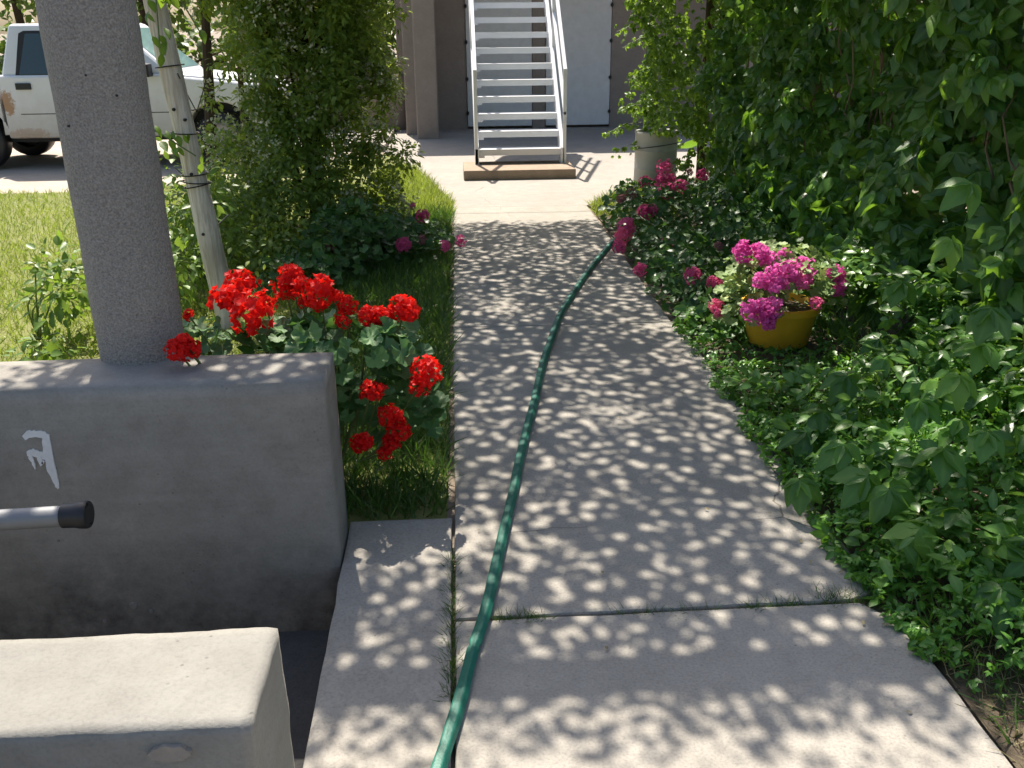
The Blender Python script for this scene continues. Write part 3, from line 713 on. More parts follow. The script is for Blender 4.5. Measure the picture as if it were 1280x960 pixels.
for cx in (FX, RX):
    for y0, s_ in ((TY0 + .03, -1), (TY1 - .03, 1)):
        wh = MB().lathe([(.20, 0.0), (.215, -.015), (.30, -.012), (.325, .01), (WR, .05), (WR, .15), (.325, .19), (.30, .21), (.20, .20)], (cx, y0 if s_ < 0 else y0 - .2, .313), 'y', 28).build('wheel', M['rubber'], None, True); P_(wh, tk)
        yy = y0 + (.03 if s_ < 0 else -.05)
        rm = MB().lathe([(.0001, -.005), (.05, -.008), (.07, .01), (.14, .02), (.19, .0), (.205, -.01), (.205, .05)], (cx, yy, .313), 'y', 24).build('rim', M['rim'], None, True)
        rm.parent = wh
    P_(MB().tube([(cx, TY0 + .2, .31), (cx, TY1 - .2, .31)], .05, 8).build('axle', M['seat']), tk)
for cx in (FX, RX): P_(MB().prism(arch(cx, 0.425, 0.30) , 'y', TY0 + .25, TY1 - .25).build('wheel_well', M['seat']), tk)


# ================================================================== PERGOLA OVERHEAD (casts the dapple)
def sstep(a, b, x): t = min(1, max(0, (x - a) / (b - a))); return t * t * (3 - 2 * t)
CANZ = 3.25
pg = thing('vine_pergola', 'leafy vine canopy on thin poles arching over the path', 'pergola', (0.5, 7.0, 0))
b = MB()
for x in (-1.42, 2.55): b.tube([(x, 3.6, CANZ - .1), (x, 10.7, CANZ - .1)], 0.035, 7)
P_(b.build('beam', M['bark'], None, True), pg)
P_(MB().box((-1.75, 4.02, CANZ - .08), (2.9, 4.14, CANZ - .02)).build('end_beam', M['bark']), pg)
for y in np.arange(4.0, 10.7, 1.1):
    P_(MB().tube([(-1.6, y, CANZ - .04), (0.5, y + .1, CANZ + .18), (2.7, y, CANZ - .04)], 0.006, 6).build('rafter', M['bark'], None, True), pg)
for x, y in ((2.62, 4.4), (2.62, 7.4), (2.6, 9.9), (-1.2, 7.85)):
    P_(MB().tube([(x, y, -.05), (x, y, CANZ)], 0.05, 8).build('post', M['bark'], None, True), pg)
GAPS = [(1.95, 4.5, .3, .3), (1.9, 6.7, .2, .25), (1.9, 8.3, .3, .3), (-1.05, 4.8, .32, .24), (-.55, 4.85, .28, .2), (1.28, 6.52, .62, .52), (1.25, 5.0, .35, .3), (1.75, 4.65, .3, .25), (2.1, 5.2, .3, .2), (1.9, 7.4, .25, .3), (0.95, 6.9, .3, .22), (0.75, 7.2, .35, .16), (1.75, 5.3, .28, .22), (0.2, 5.9, .22, .16), (-0.65, 5.35, .25, .2), (-1.15, 5.2, .2, .3), (0.6, 4.9, .2, .1), (1.9, 6.0, .25, .2),(1.3,5.35,.2,.16),(-0.2,7.6,.16,.2), (0.9,8.0,.2,.12)]  # openings placed so sun falls on pot, blooms, hedge and path
def canopy_density(x, y):
    d = 1.0 + 0.28 * fbm(x * 1.5, y * 1.5, 3.0) + 0.12 * fbm(x * 6, y * 6, 9.0) - .5 * sstep(1.3, 2.0, x)
    if y < 4.03: d *= .3
    yn = 3.88 + 0.16 * fbm(x * 2.0, 1.0, 2.0) + 0.10 * fbm(x * 8, 4.0, 2.0); yf = 10.12 + 0.10 * fbm(x * 3, 5.0, 2.0)
    xl = -1.52 + 0.25 * fbm(y * 1.5, 7.0, 1.0) + (0.35 if y > 8.7 else 0)
    if y < yn or y > yf or x < xl or x > 3.3: return 0
    for gx, gy, rx, ry in GAPS:
        q = ((x - gx) / rx) ** 2 + ((y - gy) / ry) ** 2
        if q < .4: return 0.001
        if q < 1: d *= 0.06 + 0.8 * q * q
    return max(0.0, d)
pts = []
while len(pts) < 31000:
    x, y = random.uniform(-1.9, 3.3), random.uniform(3.7, 10.5)
    if random.random() * 1.6 < canopy_density(x, y): pts.append((x, y, CANZ + .12 - .05 * (x - .5) ** 2 + random.gauss(0, .09)))
P = np.repeat(np.array(pts), 4, 0); n = len(P); P = P + RNG.normal(0, 1, (n, 3)) * np.array([.055, .055, .04])
Nn = np.array([0, .4, 1.0]) + RNG.normal(0, .6, (n, 3)); D = rdir(n); D[:, 2] = -0.3
Sz = RNG.uniform(.028, .055, n)
# made-up openings along the sun direction: leaves pushed aside to shape round light spots
from mathutils import kdtree
def flat(p): k = (p[2] - CANZ) / S.z; return Vector((p[0] - S.x * k, p[1] - S.y * k, 0))
HO = []
while len(HO) < 5700:
    x, y = random.uniform(-1.9, 3.3), random.uniform(3.7, 10.5)
    c_ = canopy_density(x, y)
    if c_ > 0.01 and random.random() < 1.25 - .75 * min(1.3, c_): HO.append((x, y, random.choice((.008, .010, .012, .015, .018, .022))))
kd = kdtree.KDTree(len(HO))
for i, h in enumerate(HO): kd.insert(Vector((h[0], h[1], 0)), i)
kd.balance()
Dn = D / np.linalg.norm(D, axis=1, keepdims=True); keep = np.ones(n, bool)
for i in range(n):
    c_ = P[i] + Dn[i] * Sz[i] * .5
    for _ in range(3):
        q = flat(c_); co, j, ds = kd.find(q); need = HO[j][2] + .36 * Sz[i]
        if ds >= need: break
        v = (q - co); v = v.normalized() if v.length > 1e-5 else Vector((1, 0, 0)); m_ = need - ds + .001
        P[i, 0] += v.x * m_; P[i, 1] += v.y * m_; c_ = P[i] + Dn[i] * Sz[i] * .5
    else:
        q = flat(c_); co, j, ds = kd.find(q); keep[i] = ds > HO[j][2] * .9
P, D, Nn, Sz = P[keep], D[keep], Nn[keep], Sz[keep]
scatter('foliage', [ovate(1, .7, .2, .2, 2), ovate(1, .85, .3, .05, 2)], P, D, Nn, Sz, M['canopy'], pg)

# ================================================================== CREEPER HEDGE ON THE RIGHT
def hedge_x(y, z):
    return 2.30 + 0.30 * fbm(y * 1.1, z * 1.2, 4.0) + 0.15 * fbm(y * 3.2, z * 3.2, 8.0) - 0.16 * max(0, z - 1.5) - 0.12 * sstep(8.4, 9.6, y) - 0.22 * sstep(9.1, 9.6, y) * sstep(.5, .65, z) - 0.10 * sstep(0.5, 0.0, z)
def in_view(p, m=0.25):
    c = AX.T @ (np.asarray(p) - [0, 0, CAMH])
    if c[2] < 0.3: return None
    x, y = 640 + 1150 * c[0] / c[2], 480 - 1150 * c[1] / c[2]
    return (x, y, c[2]) if -1280 * m < x < 1280 * (1 + m) and -960 * m < y < 960 * (1 + m) else None
hd = thing('creeper_hedge', 'tall hedge of five leaflet creeper along the right of the path', 'hedge', (2.4, 6.0, 0))
rec = []
for i in range(9000):
    y, z = random.uniform(2.5, 10.35), random.uniform(0.04, 2.75) ** 1.0
    if y > 9.4 and z < 0.62 and random.random() < 0.8: continue
    if fbm(y * 2.0, z * 2.2, 15.0) < -.32 and random.random() < .8: continue
    dep = random.expovariate(1 / 0.11)
    if dep > 0.9: continue
    x = hedge_x(y, z) + dep - 0.03
    p = (x, y + random.gauss(0, .03), z)
    if in_view(p, .3) is None and random.random() < .75: continue
    far = sstep(7.5, 9.3, y)
    n_ = np.array([-.8, -0.35, 0.75]) + RNG.normal(0, .42, 3); d_ = np.array([-0.3, -0.1, -.55]) + RNG.normal(0, .7, 3)
    rec.append((p, d_, n_, random.uniform(.06, .14) * (1 - .4 * far) * (1.2 if y < 5 else 1.0), dep, far))
for i in range(650):
    y, z = random.uniform(9.0, 10.3), random.uniform(.58, 2.3)
    x = 1.98 + random.expovariate(1 / .16) - .10 * fbm(y * 3, z * 3, 2.0)
    rec.append(((x, y, z), np.array([-.4, -.1, -.5]) + RNG.normal(0, .6, 3), np.array([-.7, -.2, .8]) + RNG.normal(0, .45, 3), random.uniform(.04, .075), .3, 1.0))
# trailing runners of the same creeper over the bank
for i in range(170):
    y = random.uniform(2.0, 4.6); x = random.uniform(1.38, 2.3)
    if y > 3.75 and x < 2.0: continue
    rec.append(((x, y, 0.10 + 0.30 * sstep(1.25, 2.2, x) + random.uniform(0, .09)), np.array([-.5, -.6, -.15]) + RNG.normal(0, .6, 3), np.array([-.25, -.35, 1.0]) + RNG.normal(0, .22, 3), random.uniform(.06, .10), 0.0, 0.0))
for px_, py_, z_ in ((1055, 555, .24), (1008, 540, .18), (1112, 612, .22), (1128, 352, .55), (1190, 300, .9), (1200, 470, .5), (1240, 385, .8), (1252, 735, .2), (1030, 515, .24), (1085, 595, .22), (1150, 660, .2), (1232, 430, .65), (1060, 470, .3), (1235, 540, .4), (1180, 560, .35), (1215, 230, 1.1), (1000, 600, .14), (1150, 500, .4)):
    g_ = gnd(px_, py_, z_); rec.append((tuple(g_), np.array([-.4, -.8, -.25]) + RNG.normal(0, .3, 3), np.array([-.15, -.5, 1.0]) + RNG.normal(0, .15, 3), random.uniform(.105, .14), -.1, 0.0))
def show(r):
    q = in_view(r[0], 0.0)
    return -1 if q is None or r[4] > .16 else r[3] / q[2]
order = sorted(range(len(rec)), key=lambda i: -show(rec[i]))
hero = set(order[:300])
for i in order[:300]:
    p, d_, n_, s_, _, _ = rec[i]; k = random.randrange(6)
    place('creeper_leaf', temp_mesh('creeper_leaf_%d' % k, T_CREEP_HI[k], M['creeper']), Vector(p), d_, n_, s_, hd)
rest = [rec[i] for i in range(len(rec)) if i not in hero]
for nm, sel, mt, tp in (('foliage', [r for r in rest if r[5] < .5], 'creeper', T_CREEP_LO), ('foliage', [r for r in rest if r[5] >= .5], 'creeper_far', T_CREEP_LO)):
    scatter(nm, tp, np.array([r[0] for r in sel]), np.array([r[1] for r in sel]), np.array([r[2] for r in sel]), np.array([r[3] for r in sel]), M[mt], hd)
# inner leaves that close the hedge
n = 3200; P = np.stack([RNG.uniform(2.65, 3.4, n), RNG.uniform(2.6, 10.4, n), RNG.uniform(0.0, 2.9, n)], 1)
scatter('inner_foliage', T_OV, P, rdir(n) + np.array([0, 0, -.6]), rdir(n) + np.array([-1., 0, .4]), RNG.uniform(.13, .22, n), M['creeper'], hd)
b = MB()
for i in range(60):
    y = random.uniform(2.8, 10); z0 = random.uniform(0, .3); pts = [Vector((2.6, y, z0))]
    for k in range(7): pts.append(pts[-1] + Vector((random.uniform(-.09, .05), random.uniform(-.18, .18), random.uniform(.12, .34))))
    b.tube(pts, [0.010 * (1 - k / 10) for k in range(8)], 5)
P_(b.build('stems', M['drystem'], None, True), hd)['kind'] = 'stuff'
# sunlit sprays reaching out of the far end
for k, (px_, py_, Y_) in enumerate(((770, 40, 9.9), (757, 168, 9.8), (772, 140, 9.9), (785, 100, 9.9), (765, 190, 9.7), (778, 60, 10.0))):
    tip = atY(px_, py_, Y_); root = tip + Vector((0.38, .05, .06 + .05 * (k % 2)))
    P_(MB().tube([root, root.lerp(tip, .5) + Vector((0, 0, .04)), tip], [.005, .004, .002], 5).build('tendril', M['stem']), hd)
    rs = []
    for j in range(26):
        q = root.lerp(tip, random.random() ** .8) + Vector((random.gauss(0, .02), random.gauss(0, .03), random.gauss(0.01, .03)))
        rs.append((q, (-.7 + random.gauss(0, .5), random.gauss(0, .4), -.55), (random.gauss(-.2, .3), random.gauss(0, .3), 1), random.uniform(.035, .06)))
    scatter('spray', T_CREEP_LO, np.array([r[0] for r in rs]), np.array([r[1] for r in rs]), np.array([r[2] for r in rs]), np.array([r[3] for r in rs]), M['creeper_far'], hd)

# drum at the far end of the hedge
dm = thing('drum', 'dull grey round drum tied with wire at the hedge end', 'drum', (2.08, 9.78, -0.01))
b = MB().lathe([(.0001, 0), (.21, 0), (.222, .012), (.22, .19), (.224, .20), (.22, .21), (.22, .38), (.224, .39), (.22, .40), (.22, .55), (.228, .565), (.222, .58), (.205, .575), (.20, .50), (.0001, .50)], (2.08, 9.78, -0.01), 'z', 32)
P_(b.build('shell', M['barrel'], None, True), dm)
ring = [Vector((2.08 + .227 * math.cos(t), 9.78 + .227 * math.sin(t), .42 + .035 * math.cos(t + .6))) for t in np.linspace(0, 2 * math.pi, 32)]
P_(MB().tube(ring, .004, 5).build('wire', M['iron']), dm)

# ================================================================== GERANIUMS
H_MESH = {}
def head_mesh(kind, k):
    key = '%s_head_%d' % (kind, k)
    return temp_mesh(key, petal_head(k + 3, (44, 36, 50)[k], 1.0, (.45, .7, .6)[k]), M[kind])
def geranium(name, label, root, heads, clouds, leafmat, size, single, hk, group=None):
    t = thing(name, label, 'geranium', root, group); root = Vector(root)
    for px_, py_, Y_, rp, *kd in heads:
        c = atY(px_, py_, Y_); r_ = rp * c.y / 0.94 / 1150 * 1.05
        up = Vector((random.gauss(0, .3), -0.55 + random.gauss(0, .2), 1))
        h = place('flower_head', head_mesh(kd[0] if kd else hk, random.randrange(3)), c, rdir(1)[0], up, r_, t)
        base = Vector((root.x * .55 + c.x * .45, root.y * .5 + c.y * .5 + .05, max(root.z, min(c.z - .08, root.z + .12))))
        stp = [base, base.lerp(c, .5) + Vector((0, .02, -.01)), c]
        stk = MB().tube(catmull(stp, 4), .0035, 5).build('flower_stalk', M['stem']); P_(stk, t)
    rec = []
    for (cx, cy, cz), (rx, ry, rz), n in clouds:
        for _ in range(n):
            d_ = rdir(1)[0]; 
            if d_[2] < -.35: d_[2] *= -1
            rr = random.random() ** .35
            p = np.array([cx + d_[0] * rx * rr, cy + d_[1] * ry * rr, max(.03, cz + d_[2] * rz * rr)])
            if p[1] < 2.86 and p[0] < -.42: p[1] = 2.86 + random.uniform(0, .06)
            nn = np.array([d_[0] * .6, d_[1] * .6 - .35, .75 + d_[2] * .4]) + RNG.normal(0, .28, 3)
            tp = np.array([d_[0], d_[1], -.25]) + RNG.normal(0, .4, 3)
            rec.append((p, tp, nn, random.uniform(.6, 1.2) * size))
    if single:
        for p, tp, nn, s_ in rec[:300]:
            k = random.randrange(5); place('leaf', temp_mesh(leafmat + '_round_%d' % k, T_RND[k], M[leafmat]), Vector(p), tp, nn, s_, t)
        rec = rec[300:]
    if rec: scatter('foliage', T_RND_LO, np.array([r[0] for r in rec]), np.array([r[1] for r in rec]), np.array([r[2] for r in rec]), np.array([r[3] for r in rec]), M[leafmat], t)
    b = MB()
    for _ in range(14):
        e = random.choice(clouds); q = Vector(e[0]) + Vector((random.uniform(-1, 1) * e[1][0] * .7, random.uniform(-1, 1) * e[1][1] * .7, e[1][2] * .4))
        b.tube(catmull([root, root.lerp(q, .5) + Vector((0, 0, .05)), q], 3), .006, 5)
    P_(b.build('stems', M['stem'], None, True), t)
    return t
geranium('red_geranium', 'red geranium bush leaning over the end of the low wall', (-0.5, 3.15, 0),
    [(284, 378, 3.15, 21), (313, 393, 3.05, 25), (301, 358, 3.25, 20), (330, 378, 3.2, 14), (364, 345, 3.3, 15), (356, 358, 3.28, 15), (375, 360, 3.25, 14), (401, 366, 3.2, 20), (420, 371, 3.22, 9), (381, 378, 3.2, 8), (435, 382, 3.2, 12), (428, 400, 3.15, 10),
     (460, 395, 3.15, 13), (478, 395, 3.17, 12), (505, 389, 3.2, 18), (221, 438, 2.69, 14), (237, 437, 2.71, 14), (229, 428, 2.70, 11), (236, 394, 3.1, 7), (463, 489, 2.9, 14), (475, 488, 2.92, 9), (533, 464, 3.0, 18), (524, 482, 2.98, 14),
     (487, 520, 2.88, 15), (498, 537, 2.88, 15), (490, 552, 2.88, 12), (453, 555, 2.87, 14), (482, 566, 2.87, 10), (488, 443, 3.1, 5)],
    [((-0.82, 3.12, .50), (.40, .22, .17), 120), ((-0.42, 3.16, .48), (.30, .24, .20), 100), ((-0.28, 3.16, .28), (.19, .20, .24), 80)], 'geran', .074, True, 'red')
geranium('pink_geranium', 'deep pink geranium bush in shade along the right path edge', (1.65, 6.4, 0),
    [(830, 209, 8.08, 9.0), (824, 224, 7.78, 7.8), (838, 224, 7.88, 6.7), (833, 241, 7.58, 10.1), (851, 233, 7.68, 9.0), (807, 228, 7.98, 7.8), (878, 219, 7.58, 6.7), (806, 266, 7.18, 9.0), (815, 262, 7.18, 6.7), (783, 283, 6.78, 10.1), (779, 296, 6.68, 10.1), (774, 309, 6.48, 7.8), (832, 303, 6.38, 9.0),
     (800, 337, 5.63, 7.8), (866, 345, 5.28, 10.1), (892, 353, 5.08, 7.8), (900, 352, 5.08, 6.7), (895, 383, 4.58, 9.0), (898, 392, 4.53, 5.6), (789, 243, 7.68, 6.7, 'faded'), (777, 249, 7.48, 5.6, 'faded'), (898, 308, 5.98, 5.6, 'faded'), (861, 215, 7.88, 4.5, 'faded')],
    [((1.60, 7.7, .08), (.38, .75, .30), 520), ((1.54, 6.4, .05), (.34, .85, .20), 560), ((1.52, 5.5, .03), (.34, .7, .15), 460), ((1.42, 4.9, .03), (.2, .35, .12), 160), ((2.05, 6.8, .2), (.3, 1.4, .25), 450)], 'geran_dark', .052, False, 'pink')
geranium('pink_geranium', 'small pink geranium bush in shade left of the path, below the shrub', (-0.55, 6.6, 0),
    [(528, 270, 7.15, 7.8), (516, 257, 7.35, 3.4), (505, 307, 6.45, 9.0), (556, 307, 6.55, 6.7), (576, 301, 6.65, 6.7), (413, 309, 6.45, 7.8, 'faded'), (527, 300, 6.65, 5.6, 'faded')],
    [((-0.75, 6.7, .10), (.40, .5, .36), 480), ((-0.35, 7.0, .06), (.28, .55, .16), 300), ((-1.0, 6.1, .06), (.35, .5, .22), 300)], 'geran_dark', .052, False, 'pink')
pot = thing('flower_pot', 'yellow flower pot among ground cover beside the path', 'pot', (1.69, 4.62, 0.0))
b = MB().lathe([(.0001, 0), (.15, 0), (.16, .01), (.19, .18), (.205, .185), (.207, .22), (.192, .223), (.178, .17), (.0001, .165)], (1.69, 4.62, 0.0), 'z', 32); P_(b.build('shell', M['yellow'], None, True), pot)
P_(MB().lathe([(.0001, .19), (.17, .185)], (1.69, 4.62, 0.0), 'z', 20).build('potting_soil', M['soil']), pot)
geranium('magenta_geranium', 'sunlit magenta geranium with pale leaves in the yellow pot', (1.70, 4.70, 0.18),
    [(930, 315, 4.58, 13.0), (949, 317, 4.55, 13.0), (963, 326, 4.53, 11.8), (980, 326, 4.58, 13.0), (1004, 336, 4.53, 14.2), (987, 341, 4.45, 13.0), (970, 343, 4.41, 13.0), (1004, 353, 4.43, 10.6), (972, 358, 4.35, 11.8), (952, 351, 4.38, 10.6), (1044, 343, 4.58, 10.6), (1049, 351, 4.57, 10.6), (1047, 361, 4.53, 10.6),
     (938, 388, 4.27, 13.0), (954, 388, 4.26, 13.0), (966, 385, 4.28, 13.0), (959, 402, 4.25, 11.8), (1020, 379, 4.33, 8.3, 'pink')],
    [((1.68, 4.66, .36), (.32, .26, .16), 190), ((1.50, 4.56, .20), (.18, .18, .18), 80), ((1.90, 4.66, .26), (.18, .18, .14), 50)], 'geran_pale', .05, True, 'magenta')

# ================================================================== BANK, GRASS, WEEDS
n = 15000; pts = []; 
while len(pts) < n:
    x, y = random.uniform(1.16, 2.45), random.uniform(1.5, 4.9)
    edge = 1.24 + 0.07 * fbm(y * 3.4, 2.0) + (0.09 * sstep(2.05, 1.7, y))
    edge -= .11 * sstep(2.35, 2.7, y) * sstep(3.75, 3.3, y)
    if x < edge - .05: continue
    if y < 1.98 and random.random() < sstep(2.0, 1.75, y) * .985: continue
    if y > 4.3 and random.random() < .5: continue
    inner = ((x - 1.6) / .34) ** 2 + ((y - 4.3) / .42) ** 2 < 1
    if inner and random.random() < .35: continue
    nearpot = ((x - 1.58) / .5) ** 2 + ((y - 4.1) / .85) ** 2 < 1
    if nearpot and random.random() < .4: continue
    h = 0.04 + 0.10 * sstep(edge - .05, edge + .15, x) + 0.26 * sstep(1.3, 2.3, x) + .07 * fbm(x * 4, y * 4, 1.0)
    if nearpot: h = min(h, .07)
    if inner: h = min(h, .045)
    pts.append((x, y, max(.015, h - random.expovariate(1 / .045))))
P = np.array(pts)
o = scatter('ground_cover', T_TRI, P, rdir(n) * np.array([1, 1, .2]) + np.array([0, 0, -.1]), np.array([-.05, -.1, 1.0]) + RNG.normal(0, .5, (n, 3)), RNG.uniform(.012, .034, n) * np.where(RNG.random(n) < .12, 1.7, 1.0), M['clover'])
tag(o, 'low green clover like ground cover spilling beside the right path edge', 'ground cover')
bl_ = []
while len(bl_) < 1500:
    x, y = random.uniform(1.2, 2.4), random.uniform(2.1, 4.9)
    if ((x - 1.56) / .40) ** 2 + ((y - 4.3) / .75) ** 2 < 1 or fbm(x * 2.5, y * 2.5, 6.0) < -.1: continue
    bl_.append((x, y, .07 + .08 * sstep(1.2, 1.4, x) + .28 * sstep(1.3, 2.3, x) + .07 * fbm(x * 4, y * 4, 1.0) + random.uniform(-.03, .06)))
P = np.array(bl_); n = len(P)
o = scatter('broad_leaf_weeds', T_OV4, P, rdir(n) * np.array([1, 1, .3]), np.array([-.1, -.2, 1.0]) + RNG.normal(0, .4, (n, 3)), RNG.uniform(.04, .085, n), M['weed_fresh']); tag(o, 'broad leaved weeds mixed into the right bank below the hedge', 'weeds')
P = np.stack([RNG.uniform(1.3, 2.2, 900), RNG.uniform(3.2, 4.9, 900), np.full(900, .05)], 1); P = P[(P[:, 0] > 1.92) | (P[:, 1] < 3.7)]
grass('grass', 'long thin grass blades on the bank below the yellow pot', P, RNG.uniform(.10, .28, len(P)), M['grass_deep'], .35, .5)
n = 1500; P = np.stack([RNG.uniform(1.3, 2.4, n), RNG.uniform(4.2, 8.4, n), RNG.uniform(.02, .22, n)], 1); P[(P[:, 1] < 4.95) & (P[:, 0] < 2.15), 1] += 1.2
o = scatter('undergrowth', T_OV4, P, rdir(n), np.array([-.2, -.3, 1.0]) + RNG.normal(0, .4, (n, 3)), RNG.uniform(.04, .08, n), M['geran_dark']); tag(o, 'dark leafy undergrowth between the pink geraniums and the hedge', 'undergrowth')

def sample(n, x0, x1, y0, y1, ok=lambda x, y: True, m=.2):
    out = []
    while len(out) < n:
        x, y = random.uniform(x0, x1), random.uniform(y0, y1)
        if ok(x, y) and in_view((x, y, 0), m) is not None: out.append((x, y, -0.016))
    return np.array(out)
P = sample(42000, -7, -0.75, 2.86, 10.4, lambda x, y: random.random() < min(1, 5.5 / y) and fbm(x * 1.3, y * 1.3) > -.75 and y < 10.15 + .15 * fbm(x * 2, 3) + (0 if x < -3.6 else (x + 3.6) * .5))
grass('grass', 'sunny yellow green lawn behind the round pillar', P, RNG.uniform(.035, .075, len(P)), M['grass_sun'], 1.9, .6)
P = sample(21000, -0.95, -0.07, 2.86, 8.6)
grass('grass', 'green grass strip with blades darkened for shade along the left path edge', P, RNG.uniform(.05, .13, len(P)), M['grass_deep'], 1.1, .55)
P = sample(5000, -0.95, -0.06, 8.3, 11.5, lambda x, y: x < -0.06 - max(0, y - 9.1) * .19)
grass('grass', 'small bright grass wedge left of the patio corner', P, RNG.uniform(.06, .12, len(P)), M['grass_sun'], 1.4, .5)
P = sample(3500, 1.24, 2.2, 8.2, 10.1, lambda x, y: x > 1.24 + max(0, y - 8.75) * .58)
grass('grass', 'small bright grass wedge by the grey drum', P, RNG.uniform(.06, .12, len(P)), M['grass_sun'], 1.4, .5)
P = sample(1500, 1.26, 1.9, 1.3, 2.2)
grass('grass', 'dry straw grass on bare soil at the near right path edge', P, RNG.uniform(.04, .10, len(P)), M['grass_dry'], .9, 1.1)
P = sample(450, 1.27, 1.8, 1.3, 2.15)
grass('grass', 'sparse green tufts among the straw at the near right path edge', P, RNG.uniform(.05, .14, len(P)), M['grass_deep'], .9, .7)
def joint(n, x0, x1, y0, y1): return np.stack([RNG.uniform(x0, x1, n), RNG.uniform(y0, y1, n), np.full(n, -0.02)], 1)
P = np.concatenate([joint(260, .07, .22, 2.226, 2.246), joint(90, .40, .72, 2.23, 2.25), joint(160, .80, 1.0, 2.235, 2.256), joint(300, 1.02, 1.24, 2.235, 2.30), joint(520, -.066, -.048, 1.9, 2.6)])
grass('grass', 'short mossy weeds growing in the path joints', P, RNG.uniform(.03, .065, len(P)), M['grass_deep'], .8, .9)
P = np.concatenate([joint(90, .45, .72, 2.23, 2.25), joint(80, 1.02, 1.2, 2.24, 2.29), joint(60, -.066, -.05, 1.9, 2.3), joint(60, .07, .2, 2.226, 2.246)])
grass('grass', 'dry straw bits caught in the path joints', P, RNG.uniform(.03, .06, len(P)), M['grass_dry'], .8, 1.4)

def cloud(clouds, sz, up=(.0, -.25, .8)):
    P, D, Nn, Sz = [], [], [], []
    for (cx, cy, cz), (rx, ry, rz), n in clouds:
        d = rdir(n); rr = RNG.random(n) ** .4
        p = np.array([cx, cy, cz]) + d * np.array([rx, ry, rz]) * rr[:, None] * (1 + .25 * RNG.normal(size=n))[:, None]
        P.append(np.stack([p[:, 0], p[:, 1], np.maximum(.02, p[:, 2])], 1)); D.append(d + np.array([0, 0, -.5]) + RNG.normal(0, .5, (n, 3))); Nn.append(d * .6 + np.array(up) + RNG.normal(0, .4, (n, 3))); Sz.append(RNG.uniform(sz[0], sz[1], n))
    return np.concatenate(P), np.concatenate(D), np.concatenate(Nn), np.concatenate(Sz)
def bush(name, label, cat, root, clouds, sz, mat, temps=T_OV4, nst=10, stemr=.006, stemmat='stem'):
    t = thing(name, label, cat, root)
    scatter('foliage', temps, *cloud(clouds, sz), M[mat], t)
    root = Vector(root); b = MB()
    for _ in range(nst):
        e = random.choice(clouds); q = Vector(e[0]) + Vector((random.uniform(-1, 1) * e[1][0], random.uniform(-1, 1) * e[1][1], random.uniform(-.2, .9) * e[1][2]))
        b.tube(catmull([root, root.lerp(q, .5) + Vector((random.gauss(0, .05), random.gauss(0, .05), .05)), q], 4), [stemr * (1 - .06 * k) for k in range(9)], 5)
    P_(b.build('stems', M[stemmat], None, True), t)
    return t
bush('weed_plant', 'leafy green weed on the lawn half hidden by the round pillar', 'weed', (-2.35, 5.0, 0), [((-2.18, 5.0, .28), (.18, .3, .28), 300), ((-2.05, 4.4, .10), (.16, .25, .12), 90)], (.04, .08), 'weed')
bush('weed_plant', 'low bright weeds at the foot of the low wall by the lawn', 'weed', (-1.75, 3.3, 0), [((-1.75, 3.35, .12), (.35, .28, .14), 240), ((-1.5, 3.0, .25), (.14, .1, .22), 80)], (.035, .07), 'weed')
bush('leafy_vine', 'loose sunlit yellow green vine between pillar and leaning post', 'vine', (-1.75, 6.2, 0), [((-1.75, 6.2, .45), (.32, .6, .45), 700), ((-1.7, 5.6, .25), (.25, .4, .25), 320), ((-1.95, 7.0, .2), (.35, .5, .25), 300)], (.04, .075), 'weed')

# flowering column shrub
sh = thing('flowering_shrub', 'tall column of small leaved shrub dotted with cream blossom left of the path', 'shrub', (-1.2, 7.85, 0))
P, D, Nn, Sz = [], [], [], []; PB = []
for c in range(720):
    z = random.uniform(0.05, 2.45); th = random.uniform(0, 2 * math.pi)
    if math.sin(th) > .3 and random.random() < .5: continue
    base = (.60 + .10 * sstep(.8, 0, z) - .04 * sstep(.9, 1.5, z)) * (random.uniform(.5, 1.2) if random.random() < .92 else random.uniform(1.2, 1.5))
    C = Vector((-1.22 - .10 * sstep(.9, 0, z) + base * math.cos(th), 7.85 - .15 * sstep(.9, 0, z) + base * math.sin(th) * .7, z))
    if C.x < -1.60 and .8 < z < 1.5 and random.random() < .85: continue
    cr = random.uniform(.07, .14); blo = random.random() < .33; od = Vector((math.cos(th), math.sin(th), .5))
    for k in range(int(62 * (cr / .1) ** 2)):
        d = Vector(rdir(1)[0]); p = C + d * cr * random.random() ** .4 + Vector((0, 0, -.25 * cr * random.random()))
        if p.z < .02: continue
        P.append(p); D.append(d + Vector((random.gauss(0, .5), random.gauss(0, .5), -.3))); Nn.append(d * .7 + od * .5 + Vector((random.gauss(0, .4), random.gauss(0, .4), .5))); Sz.append(random.uniform(.034, .064))
        if blo and d.dot(od) > .2 and random.random() < .45: PB.append(C + d * (cr + .025))
scatter('foliage', T_OV4, np.array(P), np.array(D), np.array(Nn), np.array(Sz), M['shrub'], sh)
PB = np.repeat(np.array(PB), 5, 0) + RNG.normal(0, .014, (len(PB) * 5, 3)); n = len(PB)
scatter('blossom', [ovate(1, .7, .2, .1, 3)], PB, rdir(n), rdir(n) + np.array([0, -.5, .6]), RNG.uniform(.016, .032, n), M['bloom_pale'], sh)
b = MB()
for k in range(7):
    a = k * .9; pts = [Vector((-1.2 + .12 * math.cos(a), 7.85 + .12 * math.sin(a), -.02))]
    for j in range(7): pts.append(pts[-1] + Vector((random.gauss(0, .07), random.gauss(0, .07), .42)))
    b.tube(pts, [.022 - .002 * j for j in range(8)], 6)
P_(b.build('trunk', M['bark'], None, True), sh)
